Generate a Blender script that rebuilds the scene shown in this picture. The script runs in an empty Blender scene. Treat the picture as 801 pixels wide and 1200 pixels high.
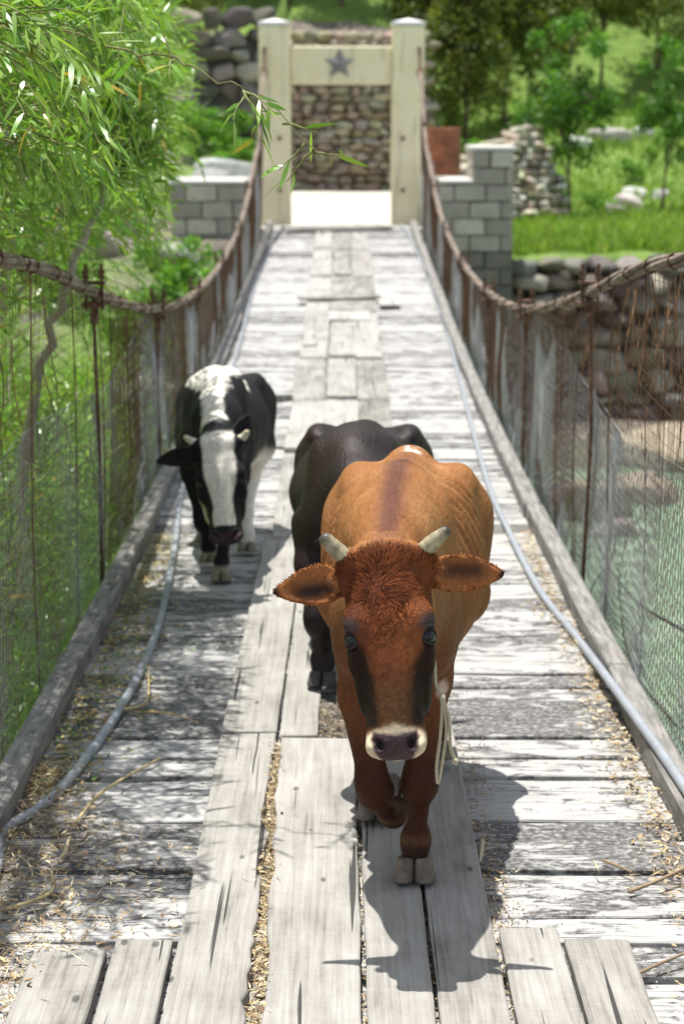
import bpy, math, random
import numpy as np
from mathutils import Vector, Matrix
random.seed(7)
RNG = np.random.default_rng(11)
SC = bpy.context.scene
COL = SC.collection

# ------------------------------------------------------------------ camera
CAMZ = 2.25
PITCH = math.radians(12.06)
FPX = 2200.0                      # focal length in pixels of an 801 x 1200 picture
cam_d = bpy.data.cameras.new('camera')
cam = bpy.data.objects.new('camera', cam_d)
COL.objects.link(cam)
cam.location = (0, 0, CAMZ)
cam.rotation_euler = (math.radians(90) - PITCH, 0, 0)
cam_d.sensor_fit = 'VERTICAL'
cam_d.sensor_height = 36.0
cam_d.lens = 36.0 * FPX / 1200.0
cam_d.clip_start = 0.1
cam_d.clip_end = 2000
cam_d.dof.use_dof = True
cam_d.dof.focus_distance = 4.42
cam_d.dof.aperture_fstop = 4.4
SC.camera = cam

# ------------------------------------------------------------------ light
SUN_DIR = Vector((-0.11, 0.13, 0.85)).normalized()
EL = math.asin(SUN_DIR.z)
AZ = math.atan2(SUN_DIR.x, SUN_DIR.y)
world = bpy.data.worlds.new('World')
SC.world = world
world.use_nodes = True
wn = world.node_tree.nodes
wl = world.node_tree.links
sky = wn.new('ShaderNodeTexSky')
sky.sky_type = 'NISHITA'
sky.sun_disc = False
sky.sun_elevation = EL
sky.sun_rotation = AZ
bg = wn['Background']
bg.inputs['Strength'].default_value = 0.13
hs = wn.new('ShaderNodeHueSaturation')
hs.inputs['Saturation'].default_value = 0.5
wl.new(sky.outputs[0], hs.inputs['Color'])
wl.new(hs.outputs[0], bg.inputs['Color'])
sl = bpy.data.lights.new('sun', 'SUN')
sl.energy = 4.3
sl.angle = math.radians(0.53)
sl.color = (1.0, 0.97, 0.925)
sun = bpy.data.objects.new('sun', sl)
COL.objects.link(sun)
sun.rotation_euler = SUN_DIR.to_track_quat('Z', 'Y').to_euler()
SC.view_settings.view_transform = 'Standard'
SC.view_settings.look = 'None'
SC.view_settings.gamma = 1.0
SC.view_settings.exposure = 0.64
SC.view_settings.use_curve_mapping = False


# ------------------------------------------------------------------ geometry of the place
def deck_z(y):
    y = np.asarray(y, float)
    return 0.002176 * y * y - 0.04943 * y + (-1.9113 + CAMZ)


def ray(px, py):
    v = (py - 600.0) / FPX
    u = (px - 400.5) / FPX
    return np.array([u, math.cos(PITCH) - v * math.sin(PITCH), -(math.sin(PITCH) + v * math.cos(PITCH))])


def on_deck(px, py, h=0.0):
    """point of the deck seen at a place of the photograph (used once, to survey the bridge)"""
    r = ray(px, py)
    lo, hi = 1.0, 40.0
    for _ in range(60):
        m = (lo + hi) / 2
        if CAMZ + r[2] * m > deck_z(r[1] * m) + h:
            lo = m
        else:
            hi = m
    return np.array([0, 0, CAMZ]) + r * lo


def at_depth(px, py, y):
    r = ray(px, py)
    return np.array([0, 0, CAMZ]) + r * (y / r[1])


DECK_END = 27.4


# ------------------------------------------------------------------ noise
def vnoise(P, scale, seed=0):
    P = np.asarray(P, np.float64) * scale + seed * 17.31
    i = np.floor(P).astype(np.int64)
    f = P - i
    f = f * f * (3 - 2 * f)

    def h(a, b, c):
        n = (a * 374761393 + b * 668265263 + c * 2147483647 + seed * 97) & 0xffffffff
        n = ((n ^ (n >> 13)) * 1274126177) & 0xffffffff
        n = n ^ (n >> 16)
        return (n & 0xffff) / 65535.0
    x, y, z = i[..., 0], i[..., 1], i[..., 2]
    r = 0
    for dx in (0, 1):
        for dy in (0, 1):
            for dz in (0, 1):
                w = (f[..., 0] if dx else 1 - f[..., 0]) * (f[..., 1] if dy else 1 - f[..., 1]) * (f[..., 2] if dz else 1 - f[..., 2])
                r = r + w * h(x + dx, y + dy, z + dz)
    return r


def fbm(P, scale, seed=0, oct=3):
    r = 0
    a = 0.5
    t = 0
    for o in range(oct):
        r = r + a * vnoise(P, scale * 2 ** o, seed + o)
        t += a
        a *= 0.5
    return r / t


def unit(v):
    return v / (np.linalg.norm(v, axis=-1, keepdims=True) + 1e-9)


def sstep(a, b, x):
    t = np.clip((np.asarray(x, float) - a) / (b - a), 0, 1)
    return t * t * (3 - 2 * t)


# ------------------------------------------------------------------ mesh collector
BOXF = np.array([[0, 3, 2, 1], [4, 5, 6, 7], [0, 1, 5, 4], [1, 2, 6, 5], [2, 3, 7, 6], [3, 0, 4, 7]])


class MB:
    def __init__(self):
        self.v = []
        self.l = []
        self.s = []
        self.c = []
        self.n = 0
        self.m = []

    def add(self, V, F, col=None, mat=0):
        V = np.asarray(V, np.float32).reshape(-1, 3)
        F = np.asarray(F, np.int64)
        self.v.append(V)
        self.l.append((F + self.n).ravel())
        self.s.append(np.full(len(F), F.shape[1]))
        self.m.append(np.full(len(F), mat))
        if col is None:
            col = (0.5, 0.5, 0.5)
        c = np.asarray(col, np.float32)
        if c.ndim == 1:
            c = np.repeat(c[None], len(V), 0)
        self.c.append(c)
        self.n += len(V)
        return self

    def box(self, c, s, rz=0.0, col=None, jit=0.0, R=None, mat=0):
        h = np.array(s, float) / 2
        P = np.array([[-1, -1, -1], [1, -1, -1], [1, 1, -1], [-1, 1, -1], [-1, -1, 1], [1, -1, 1], [1, 1, 1], [-1, 1, 1]], float) * h
        if jit:
            P += RNG.normal(0, jit, P.shape)
        if R is None:
            ca, sa = math.cos(rz), math.sin(rz)
            R = np.array([[ca, -sa, 0], [sa, ca, 0], [0, 0, 1]])
        P = P @ np.asarray(R).T + np.array(c, float)
        return self.add(P, BOXF, col, mat)

    def hexa(self, P, col=None):
        return self.add(P, BOXF, col)

    def tube(self, pts, r, n=6, col=None, cap=True, phase=0.0, mat=0):
        pts = np.asarray(pts, float)
        m = len(pts)
        r = np.broadcast_to(np.asarray(r, float), (m,))
        T = np.gradient(pts, axis=0)
        T /= np.linalg.norm(T, axis=1, keepdims=True) + 1e-9
        up = np.array([0, 0, 1.0]) if abs(T[0][2]) < 0.9 else np.array([1.0, 0, 0])
        N = np.zeros_like(pts)
        nrm = np.cross(T[0], up)
        nrm /= np.linalg.norm(nrm)
        for i in range(m):
            nrm = nrm - T[i] * np.dot(nrm, T[i])
            nrm /= np.linalg.norm(nrm) + 1e-9
            N[i] = nrm
        B = np.cross(T, N)
        a = np.arange(n) * 2 * math.pi / n + phase
        V = pts[:, None] + r[:, None, None] * (np.cos(a)[None, :, None] * N[:, None] + np.sin(a)[None, :, None] * B[:, None])
        i, j = np.meshgrid(np.arange(m - 1), np.arange(n), indexing='ij')
        j2 = (j + 1) % n
        F = np.stack([i * n + j, i * n + j2, (i + 1) * n + j2, (i + 1) * n + j], -1).reshape(-1, 4)
        if col is not None:
            col = np.asarray(col, np.float32)
            if col.ndim == 2:
                col = np.repeat(col, n, 0)
        base = self.n
        self.add(V, F, col, mat)
        if cap:
            c0 = col if (col is None or col.ndim == 1) else col[0]
            self.l.append(np.arange(n)[::-1] + base)
            self.s.append(np.array([n]))
            self.l.append(np.arange(n) + base + (m - 1) * n)
            self.s.append(np.array([n]))
            self.m.append(np.array([mat, mat]))
        return self

    def lathe(self, prof, n=16, loc=(0, 0, 0), col=None, R=None, mat=0):
        prof = np.asarray(prof, float)
        a = np.arange(n) * 2 * math.pi / n
        V = np.stack([prof[:, 0][:, None] * np.cos(a), prof[:, 0][:, None] * np.sin(a), np.repeat(prof[:, 1][:, None], n, 1)], -1).reshape(-1, 3)
        if R is not None:
            V = V @ np.asarray(R).T
        V = V + np.array(loc, float)
        i, j = np.meshgrid(np.arange(len(prof) - 1), np.arange(n), indexing='ij')
        j2 = (j + 1) % n
        F = np.stack([i * n + j, i * n + j2, (i + 1) * n + j2, (i + 1) * n + j], -1).reshape(-1, 4)
        return self.add(V, F, col, mat)

    def build(self, name, mats, parent=None, smooth=False, bevel=0.0, loc=None):
        me = bpy.data.meshes.new(name)
        V = np.concatenate(self.v) if self.v else np.zeros((0, 3), np.float32)
        if loc is not None:
            V = V - np.array(loc, np.float32)
        L = np.concatenate(self.l).astype(np.int32)
        S = np.concatenate(self.s).astype(np.int32)
        me.vertices.add(len(V))
        me.vertices.foreach_set('co', V.astype(np.float32).ravel())
        me.loops.add(len(L))
        me.loops.foreach_set('vertex_index', L)
        me.polygons.add(len(S))
        st = np.zeros(len(S), np.int32)
        st[1:] = np.cumsum(S)[:-1]
        me.polygons.foreach_set('loop_start', st)
        me.polygons.foreach_set('loop_total', S)
        if not isinstance(mats, (list, tuple)):
            mats = [mats]
        for m in mats:
            me.materials.append(m)
        if len(mats) > 1:
            me.polygons.foreach_set('material_index', np.concatenate(self.m).astype(np.int32))
        me.polygons.foreach_set('use_smooth', np.full(len(S), bool(smooth)))
        at = me.attributes.new('Col', 'FLOAT_COLOR', 'POINT')
        C = np.concatenate(self.c)
        C4 = np.ones((len(C), 4), np.float32)
        C4[:, :3] = C
        at.data.foreach_set('color', C4.ravel())
        me.update(calc_edges=True)
        me.validate()
        o = bpy.data.objects.new(name, me)
        COL.objects.link(o)
        if parent is not None:
            o.parent = parent
        if loc is not None:
            o.location = loc
        if bevel:
            b = o.modifiers.new('bevel', 'BEVEL')
            b.width = bevel
            b.segments = 1
            b.limit_method = 'ANGLE'
        return o


def tag(o, label=None, cat=None, group=None, kind=None):
    if label:
        o['label'] = label
    if cat:
        o['category'] = cat
    if group:
        o['group'] = group
    if kind:
        o['kind'] = kind
    return o


def empty(name, loc, label, cat, group=None, rz=0.0):
    o = bpy.data.objects.new(name, None)
    COL.objects.link(o)
    o.empty_display_size = 0.2
    o.location = loc
    o.rotation_euler = (0, 0, rz)
    return tag(o, label, cat, group)


def copy_tree(o, loc, rz=0.0, sc=None, label=None):
    r = o.copy()
    COL.objects.link(r)
    r.location = loc
    r.rotation_euler = (0, 0, rz)
    if sc is not None:
        r.scale = sc if hasattr(sc, '__len__') else (sc, sc, sc)
    if label:
        r['label'] = label
    for ch in list(o.children):
        c = ch.copy()
        COL.objects.link(c)
        c.parent = r
        for g in list(ch.children):
            d = g.copy()
            COL.objects.link(d)
            d.parent = c
    return r


def spline(pts, n=12):
    """Catmull-Rom through the points"""
    P = np.asarray(pts, float)
    Q = np.concatenate([[2 * P[0] - P[1]], P, [2 * P[-1] - P[-2]]])
    out = []
    for i in range(1, len(Q) - 2):
        p0, p1, p2, p3 = Q[i - 1], Q[i], Q[i + 1], Q[i + 2]
        for t in np.linspace(0, 1, n, endpoint=False):
            out.append(0.5 * (2 * p1 + (p2 - p0) * t + (2 * p0 - 5 * p1 + 4 * p2 - p3) * t * t + (3 * p1 - p0 - 3 * p2 + p3) * t ** 3))
    out.append(P[-1])
    return np.array(out)


# ------------------------------------------------------------------ materials
class NT:
    def __init__(self, name):
        self.mat = bpy.data.materials.new(name)
        self.mat.use_nodes = True
        self.t = self.mat.node_tree
        self.n = self.t.nodes
        self.bsdf = self.n['Principled BSDF']
        self.out = self.n['Material Output']

    def link(self, a, b):
        self.t.links.new(a, b)

    def node(self, typ, **kw):
        nd = self.n.new(typ)
        for k, v in kw.items():
            setattr(nd, k, v)
        return nd

    def coord(self, scale=(1, 1, 1), which='Object', rnd=None):
        tc = self.node('ShaderNodeTexCoord')
        mp = self.node('ShaderNodeMapping')
        mp.inputs['Scale'].default_value = scale
        src = tc.outputs[which]
        self.link(src, mp.inputs['Vector'])
        o = mp.outputs[0]
        if rnd is not None:
            vm = self.node('ShaderNodeVectorMath', operation='ADD')
            ml = self.node('ShaderNodeVectorMath', operation='SCALE')
            cx = self.node('ShaderNodeCombineXYZ')
            for i in range(3):
                self.link(rnd, cx.inputs[i])
            self.link(cx.outputs[0], ml.inputs[0])
            ml.inputs['Scale'].default_value = 61.0
            self.link(o, vm.inputs[0])
            self.link(ml.outputs[0], vm.inputs[1])
            o = vm.outputs[0]
        return o

    def noise(self, vec, scale=5.0, detail=4.0, rough=0.6, dist=0.0):
        nz = self.node('ShaderNodeTexNoise')
        nz.inputs['Scale'].default_value = scale
        nz.inputs['Detail'].default_value = detail
        nz.inputs['Roughness'].default_value = rough
        nz.inputs['Distortion'].default_value = dist
        if vec is not None:
            self.link(vec, nz.inputs['Vector'])
        return nz.outputs['Fac']

    def ramp(self, fac, stops, interp='LINEAR'):
        r = self.node('ShaderNodeValToRGB')
        r.color_ramp.interpolation = interp
        e = r.color_ramp.elements
        while len(e) < len(stops):
            e.new(0.5)
        for el, (p, c) in zip(e, stops):
            el.position = p
            if not hasattr(c, '__len__'):
                c = (c, c, c)
            el.color = tuple(c) + (1,)
        self.link(fac, r.inputs['Fac'])
        return r.outputs['Color']

    def mix(self, fac, a, b, blend='MIX'):
        m = self.node('ShaderNodeMix')
        m.data_type = 'RGBA'
        m.blend_type = blend
        for s, v in ((m.inputs[0], fac), (m.inputs[6], a), (m.inputs[7], b)):
            if hasattr(v, 'is_linked') or isinstance(v, bpy.types.NodeSocket):
                self.link(v, s)
            elif hasattr(v, '__len__'):
                s.default_value = tuple(v) + (1,)
            else:
                s.default_value = v
        return m.outputs[2]

    def math(self, op, a, b=None):
        m = self.node('ShaderNodeMath', operation=op)
        for s, v in ((m.inputs[0], a), (m.inputs[1], b)):
            if v is None:
                continue
            if isinstance(v, bpy.types.NodeSocket):
                self.link(v, s)
            else:
                s.default_value = v
        return m.outputs[0]

    def attr(self, name='Col'):
        a = self.node('ShaderNodeAttribute')
        a.attribute_name = name
        return a

    def sep(self, colsock):
        s = self.node('ShaderNodeSeparateColor')
        self.link(colsock, s.inputs[0])
        return s.outputs

    def bump(self, h, strength=0.3, dist=0.01):
        b = self.node('ShaderNodeBump')
        b.inputs['Strength'].default_value = strength
        b.inputs['Distance'].default_value = dist
        self.link(h, b.inputs['Height'])
        self.link(b.outputs[0], self.bsdf.inputs['Normal'])

    def base(self, c):
        if isinstance(c, bpy.types.NodeSocket):
            self.link(c, self.bsdf.inputs['Base Color'])
        else:
            self.bsdf.inputs['Base Color'].default_value = tuple(c) + (1,)

    def set(self, **kw):
        for k, v in kw.items():
            self.bsdf.inputs[k.replace('_', ' ')].default_value = v
        return self


def mat_flat_noise(name, c1, c2, scale=8.0, rough=0.8, bump=0.3, dist=0.01, metal=0.0, stretch=(1, 1, 1)):
    t = NT(name)
    v = t.coord(stretch)
    n = t.noise(v, scale, 6, 0.65)
    t.base(t.ramp(n, [(0.3, c1), (0.7, c2)]))
    t.set(Roughness=rough, Metallic=metal)
    if bump:
        t.bump(n, bump, dist)
    return t.mat


def make_cross_wood():
    t = NT('weathered cross planks')
    r, g, b = t.sep(t.attr().outputs['Color'])[:3]
    big = t.noise(t.coord((5.2, 13, 8), rnd=r), 1.0, 6, 0.68, 0.8)
    fine = t.noise(t.coord((9, 120, 60), rnd=r), 1.0, 4, 0.6)
    spk = t.noise(t.coord((55, 75, 60), rnd=r), 1.0, 2, 0.5)
    m0 = t.math('ADD', t.math('MULTIPLY', big, 0.86), t.math('MULTIPLY', fine, 0.14))
    m1 = t.math('ADD', m0, t.math('MULTIPLY', t.math('SUBTRACT', g, 0.5), 0.36))
    mask = t.ramp(m1, [(0.455, 0.0), (0.50, 1.0)])
    pale = t.ramp(fine, [(0.25, (0.28, 0.27, 0.25)), (0.6, (0.47, 0.46, 0.44))])
    dark = t.ramp(t.math('ADD', t.math('MULTIPLY', spk, 0.6), t.math('MULTIPLY', fine, 0.4)), [(0.36, (0.045, 0.043, 0.04)), (0.52, (0.15, 0.145, 0.14)), (0.63, (0.36, 0.35, 0.33))])
    c = t.mix(mask, dark, pale)
    crack = t.noise(t.coord((1.6, 95, 50), rnd=r), 1.0, 2, 0.5)
    cr = t.ramp(crack, [(0.31, 0.22), (0.36, 1.0)])
    c = t.mix(1.0, c, cr, 'MULTIPLY')
    t.base(c)
    t.set(Roughness=0.88)
    t.bump(t.math('ADD', t.math('MULTIPLY', mask, 0.4), t.math('ADD', fine, t.math('MULTIPLY', cr, 0.6))), 0.55, 0.006)
    return t.mat


def make_runner_wood():
    t = NT('grey runner boards')
    r, g, b = t.sep(t.attr().outputs['Color'])[:3]
    grain = t.noise(t.coord((70, 1.8, 30), rnd=r), 1.0, 5, 0.65, 0.6)
    blot = t.noise(t.coord((6, 2.4, 4), rnd=r), 1.0, 5, 0.65)
    saw = t.noise(t.coord((2.5, 85, 10), rnd=r), 1.0, 2, 0.5)
    f = t.math('ADD', t.math('MULTIPLY', grain, 0.42), t.math('ADD', t.math('MULTIPLY', blot, 0.50), t.math('MULTIPLY', saw, 0.06)))
    f = t.math('ADD', f, t.math('MULTIPLY', t.math('SUBTRACT', g, 0.5), 0.25))
    c = t.ramp(f, [(0.32, (0.13, 0.118, 0.10)), (0.46, (0.285, 0.268, 0.238)), (0.64, (0.43, 0.41, 0.375))])
    crack = t.noise(t.coord((46, 0.75, 14), rnd=r), 1.0, 2, 0.45, 0.3)
    cr = t.ramp(crack, [(0.312, 0.15), (0.335, 1.0)])
    c = t.mix(1.0, c, cr, 'MULTIPLY')
    kn = t.node('ShaderNodeTexVoronoi')
    kn.inputs['Scale'].default_value = 1.0
    t.link(t.coord((9, 4.0, 3), rnd=r), kn.inputs['Vector'])
    knm = t.ramp(kn.outputs['Distance'], [(0.06, 0.35), (0.10, 1.0)])
    c = t.mix(1.0, c, knm, 'MULTIPLY')
    t.base(c)
    t.set(Roughness=0.85)
    t.bump(t.math('ADD', t.math('MULTIPLY', cr, 0.7), t.math('ADD', grain, t.math('MULTIPLY', saw, 0.3))), 0.6, 0.006)
    return t.mat


def make_attr_mat(name, rough=0.8, noise_amt=0.35, scale=20.0, bump=0.4, dist=0.02, sheen=0.0, spec=0.5):
    t = NT(name)
    a = t.attr().outputs['Color']
    n = t.noise(t.coord(), scale, 6, 0.65)
    v = t.ramp(n, [(0.25, 1.0 - noise_amt), (0.75, 1.0 + noise_amt)])
    t.base(t.mix(1.0, a, v, 'MULTIPLY'))
    t.set(Roughness=rough)
    t.bsdf.inputs['Specular IOR Level'].default_value = spec
    if sheen:
        t.bsdf.inputs['Sheen Weight'].default_value = sheen
    if bump:
        t.bump(n, bump, dist)
    return t.mat


def make_leaf(name, rough=0.42, trans=0.45, spec=0.5):
    t = NT(name)
    a = t.attr().outputs['Color']
    t.base(a)
    t.set(Roughness=rough)
    t.bsdf.inputs['Specular IOR Level'].default_value = spec
    tr = t.node('ShaderNodeBsdfTranslucent')
    c2 = t.mix(1.0, a, (1.25, 1.25, 0.55), 'MULTIPLY')
    t.link(c2, tr.inputs['Color'])
    mx = t.node('ShaderNodeMixShader')
    mx.inputs[0].default_value = trans
    t.link(t.bsdf.outputs[0], mx.inputs[1])
    t.link(tr.outputs[0], mx.inputs[2])
    t.link(mx.outputs[0], t.out.inputs['Surface'])
    return t.mat


def make_coat():
    t = NT('cattle coat')
    a = t.attr().outputs['Color']
    n = t.noise(t.coord((90, 30, 60)), 1.0, 4, 0.6)
    v = t.ramp(n, [(0.3, 0.78), (0.7, 1.2)])
    t.base(t.mix(1.0, a, v, 'MULTIPLY'))
    t.set(Roughness=0.62)
    t.bsdf.inputs['Specular IOR Level'].default_value = 0.14
    t.bump(n, 0.6, 0.006)
    return t.mat


def make_gloss_coat():
    t = NT('glossy dark coat')
    a = t.attr().outputs['Color']
    n = t.noise(t.coord((90, 30, 60)), 1.0, 4, 0.6)
    t.base(t.mix(1.0, a, t.ramp(n, [(0.3, 0.7), (0.7, 1.3)]), 'MULTIPLY'))
    t.set(Roughness=0.52)
    t.bsdf.inputs['Specular IOR Level'].default_value = 0.26
    t.bump(n, 0.6, 0.006)
    return t.mat


def make_hair():
    t = NT('cattle hair')
    t.base(t.attr().outputs['Color'])
    t.set(Roughness=0.6)
    t.bsdf.inputs['Specular IOR Level'].default_value = 0.10
    return t.mat


def make_ground():
    t = NT('bank ground')
    tc = t.node('ShaderNodeTexCoord')
    n1 = t.noise(tc.outputs['Object'], 0.35, 6, 0.62)
    n2 = t.noise(tc.outputs['Object'], 3.5, 6, 0.7)
    r, g, b = t.sep(t.attr().outputs['Color'])[:3]
    grass = t.ramp(n2, [(0.3, (0.07, 0.12, 0.02)), (0.55, (0.15, 0.25, 0.035)), (0.75, (0.25, 0.32, 0.08))])
    rock = t.ramp(n2, [(0.3, (0.07, 0.06, 0.045)), (0.55, (0.18, 0.155, 0.12)), (0.75, (0.32, 0.29, 0.24))])
    k = t.math('ADD', r, t.math('MULTIPLY', t.math('SUBTRACT', n1, 0.5), 0.9))
    m = t.ramp(k, [(0.42, 0.0), (0.55, 1.0)])
    t.base(t.mix(m, grass, rock))
    t.set(Roughness=0.95)
    t.bump(n2, 0.8, 0.08)
    return t.mat


def make_water():
    t = NT('green river water')
    v = t.coord((1.0, 1.6, 1.0))
    n = t.noise(v, 1.3, 5, 0.6, 0.6)
    n2 = t.noise(v, 5.0, 4, 0.6, 0.3)
    c = t.ramp(t.math('ADD', t.math('MULTIPLY', n, 0.6), t.math('MULTIPLY', n2, 0.4)), [(0.35, (0.15, 0.235, 0.135)), (0.52, (0.225, 0.325, 0.20)), (0.62, (0.36, 0.44, 0.32))])
    t.base(c)
    t.set(Roughness=0.28)
    t.bump(t.math('ADD', t.math('MULTIPLY', n, 0.5), t.math('MULTIPLY', n2, 0.5)), 0.6, 0.12)
    return t.mat


def make_rust():
    t = NT('rusty steel')
    v = t.coord()
    n = t.noise(v, 30, 5, 0.7)
    t.base(t.ramp(n, [(0.3, (0.035, 0.022, 0.016)), (0.5, (0.12, 0.055, 0.028)), (0.68, (0.26, 0.18, 0.13))]))
    t.set(Roughness=0.8, Metallic=0.15)
    t.bump(n, 0.4, 0.003)
    return t.mat


def make_paint_yellow():
    t = NT('cream yellow painted concrete')
    v = t.coord()
    n = t.noise(v, 2.5, 6, 0.65)
    st = t.noise(t.coord((9, 9, 0.9)), 1.0, 5, 0.6)
    c = t.ramp(n, [(0.3, (0.80, 0.70, 0.43)), (0.6, (0.88, 0.80, 0.56))])
    sm = t.ramp(st, [(0.30, 0.62), (0.45, 1.0)])
    t.base(t.mix(1.0, c, sm, 'MULTIPLY'))
    t.set(Roughness=0.7)
    t.bump(n, 0.15, 0.01)
    return t.mat


M = {}
M['cross'] = make_cross_wood()
M['runner'] = make_runner_wood()
M['kerb'] = mat_flat_noise('grey kerb timber', (0.10, 0.093, 0.085), (0.36, 0.34, 0.31), 6.0, 0.9, 0.5, 0.01, stretch=(8, 0.8, 5))
M['rust'] = make_rust()
M['cable'] = mat_flat_noise('weathered rusty cable', (0.10, 0.065, 0.045), (0.34, 0.27, 0.21), 7, 0.8, 0.3, 0.003)
M['galv'] = mat_flat_noise('galvanised wire', (0.24, 0.24, 0.235), (0.44, 0.44, 0.43), 12, 0.5, 0, metal=0.2)
M['rustwire'] = mat_flat_noise('rusty wire', (0.055, 0.03, 0.018), (0.20, 0.10, 0.05), 9, 0.8, 0)
M['hose'] = mat_flat_noise('blue grey plastic pipe', (0.27, 0.29, 0.32), (0.37, 0.395, 0.425), 10, 0.45, 0.05, 0.002)
M['yellow'] = make_paint_yellow()
M['white'] = mat_flat_noise('white cap paint', (0.62, 0.61, 0.58), (0.8, 0.79, 0.76), 4, 0.75, 0.1)
M['star'] = mat_flat_noise('grey blue star paint', (0.15, 0.145, 0.15), (0.27, 0.26, 0.255), 9, 0.7, 0.1)
M['stone'] = make_attr_mat('stone', 0.9, 0.4, 9.0, 0.6, 0.03)
M['block'] = make_attr_mat('concrete block', 0.9, 0.22, 7.0, 0.5, 0.012)
M['leaf'] = make_leaf('willow leaf', 0.30, 0.36, 0.6)
M['leaf_far'] = make_leaf('broad leaf', 0.5, 0.38, 0.4)
M['bark'] = make_attr_mat('bark', 0.85, 0.4, 25.0, 0.6, 0.01)
M['grass'] = make_leaf('grass blade', 0.55, 0.35, 0.3)
M['litter'] = make_attr_mat('dry litter', 0.9, 0.2, 40.0, 0.0)
M['coat'] = make_coat()
M['hair'] = make_hair()
M['gloss'] = make_gloss_coat()
M['ground'] = make_ground()
M['water'] = make_water()
M['path'] = mat_flat_noise('pale dirt', (0.42, 0.38, 0.31), (0.62, 0.58, 0.50), 1.6, 0.95, 0.3, 0.02)
M['rope'] = mat_flat_noise('hemp rope', (0.30, 0.25, 0.16), (0.55, 0.49, 0.36), 200, 0.9, 0.6, 0.003)
M['barrel'] = mat_flat_noise('rust red barrel paint', (0.13, 0.05, 0.03), (0.40, 0.15, 0.08), 4, 0.75, 0.2, 0.01)
M['horn'] = make_attr_mat('horn', 0.5, 0.65, 38.0, 0.3, 0.003)
M['hoof'] = make_attr_mat('hoof', 0.7, 0.6, 26.0, 0.3, 0.003)
te = NT('cow eye')
te.base((0.006, 0.004, 0.004))
te.set(Roughness=0.06)
M['eye'] = te.mat

# ------------------------------------------------------------------ terrain, water, path
WATER_Z = -2.4


def ground_z(x, y):
    x = np.asarray(x, float)
    y = np.asarray(y, float)
    P = np.stack([x, y, x * 0], -1)
    nz = (fbm(P, 0.45, 3, 3) - 0.5)
    nz2 = (fbm(P, 1.6, 9, 2) - 0.5)
    hill = np.maximum(y - 50, 0) * 0.52
    # right bank
    right = np.where(y < 23.0, -3.3, 0)
    right = -3.3 + sstep(21.5, 27.4, y) * 1.1 + sstep(27.7, 28.3, y) * 2.3
    right = right + sstep(28.5, 37, y) * 0.25 + sstep(36, 52, y) * 2.3 + hill
    right = right + np.maximum(x - 10, 0) * 0.05 * sstep(28, 34, y)
    # the approach behind the gate, carried on the abutment
    mid = -3.3 + sstep(25.8, 26.6, y) * 3.75 + sstep(26.6, 27.5, y) * 0.10 + sstep(41.3, 42.6, y) * 3.0 + sstep(42, 50, y) * 2.0 + hill
    # left bank
    left = -2.6 + sstep(13, 31, y) * 3.6 + np.maximum(-x - 2.2, 0) * 0.30 * (1 - sstep(14, 30, y)) + sstep(36, 50, y) * 2.4 + hill + np.maximum(-x - 6, 0) * 0.1
    left = left - 0.25 * sstep(-3.0, -1.6, x) * (1 - sstep(20, 27, y))
    left = np.maximum(left, -2.2)
    wr = sstep(1.35, 2.5, x)
    wlft = sstep(1.1, 1.9, -x)
    z = mid * (1 - wr - wlft) + right * wr + left * wlft
    near = sstep(1.0, -1.2, y)
    z = z * (1 - near) + 0.15 * near
    amp = 0.25 + 0.9 * sstep(30, 55, y)
    flat = (1 - sstep(1.4, 3, np.abs(x))) * (1 - sstep(40.5, 42, y))
    return z + (nz * amp + nz2 * 0.12) * (1 - flat)


gx = np.unique(np.concatenate([np.linspace(-400, -60, 18), np.linspace(-60, -14, 36), np.linspace(-14, 16, 151), np.linspace(16, 60, 36), np.linspace(60, 400, 18)]))
gy = np.unique(np.concatenate([np.linspace(-300, -20, 15), np.linspace(-20, 20, 90), np.linspace(20, 56, 190), np.linspace(56, 110, 55), np.linspace(110, 420, 20)]))
GX, GY = np.meshgrid(gx, gy, indexing='ij')
GZ = ground_z(GX, np.minimum(GY, 130))
nx, ny = GX.shape
i, j = np.meshgrid(np.arange(nx - 1), np.arange(ny - 1), indexing='ij')
F = np.stack([i * ny + j, (i + 1) * ny + j, (i + 1) * ny + j + 1, i * ny + j + 1], -1).reshape(-1, 4)
rock = np.zeros_like(GX)
rock = np.maximum(rock, 1 - sstep(27.8, 28.8, GY))
rock = np.where((GX < -1.6) & (GY > 8), 0.47, rock)
rock = np.where((np.abs(GX) < 4) & (GY > 41) & (GY < 45), 0.95, rock)
mb = MB()
mb.add(np.stack([GX, GY, GZ], -1), F, np.stack([rock.ravel()] * 3, -1))
tag(mb.build('terrain', M['ground'], smooth=True), kind='structure')

mb = MB()
wx, wy = np.meshgrid(np.linspace(-60, 60, 61), np.linspace(-4, 34, 30), indexing='ij')
i, j = np.meshgrid(np.arange(60), np.arange(29), indexing='ij')
F = np.stack([i * 30 + j, (i + 1) * 30 + j, (i + 1) * 30 + j + 1, i * 30 + j + 1], -1).reshape(-1, 4)
mb.add(np.stack([wx, wy, wx * 0 + WATER_Z], -1), F)
tag(mb.build('river', M['water'], smooth=True), kind='structure')

mb = MB()
px_, py_ = np.meshgrid(np.linspace(-1.75, 1.6, 20), np.linspace(27.42, 41.4, 60), indexing='ij')
pz_ = ground_z(px_, py_) + 0.03 + 0.05 * (fbm(np.stack([px_, py_, px_ * 0], -1), 0.8, 5) - 0.5)
pz_[0, :] -= 0.12
pz_[-1, :] -= 0.12
i, j = np.meshgrid(np.arange(19), np.arange(59), indexing='ij')
F = np.stack([i * 60 + j, (i + 1) * 60 + j, (i + 1) * 60 + j + 1, i * 60 + j + 1], -1).reshape(-1, 4)
mb.add(np.stack([px_, py_, pz_], -1), F)
tag(mb.build('path', M['path'], smooth=True), kind='structure')

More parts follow.
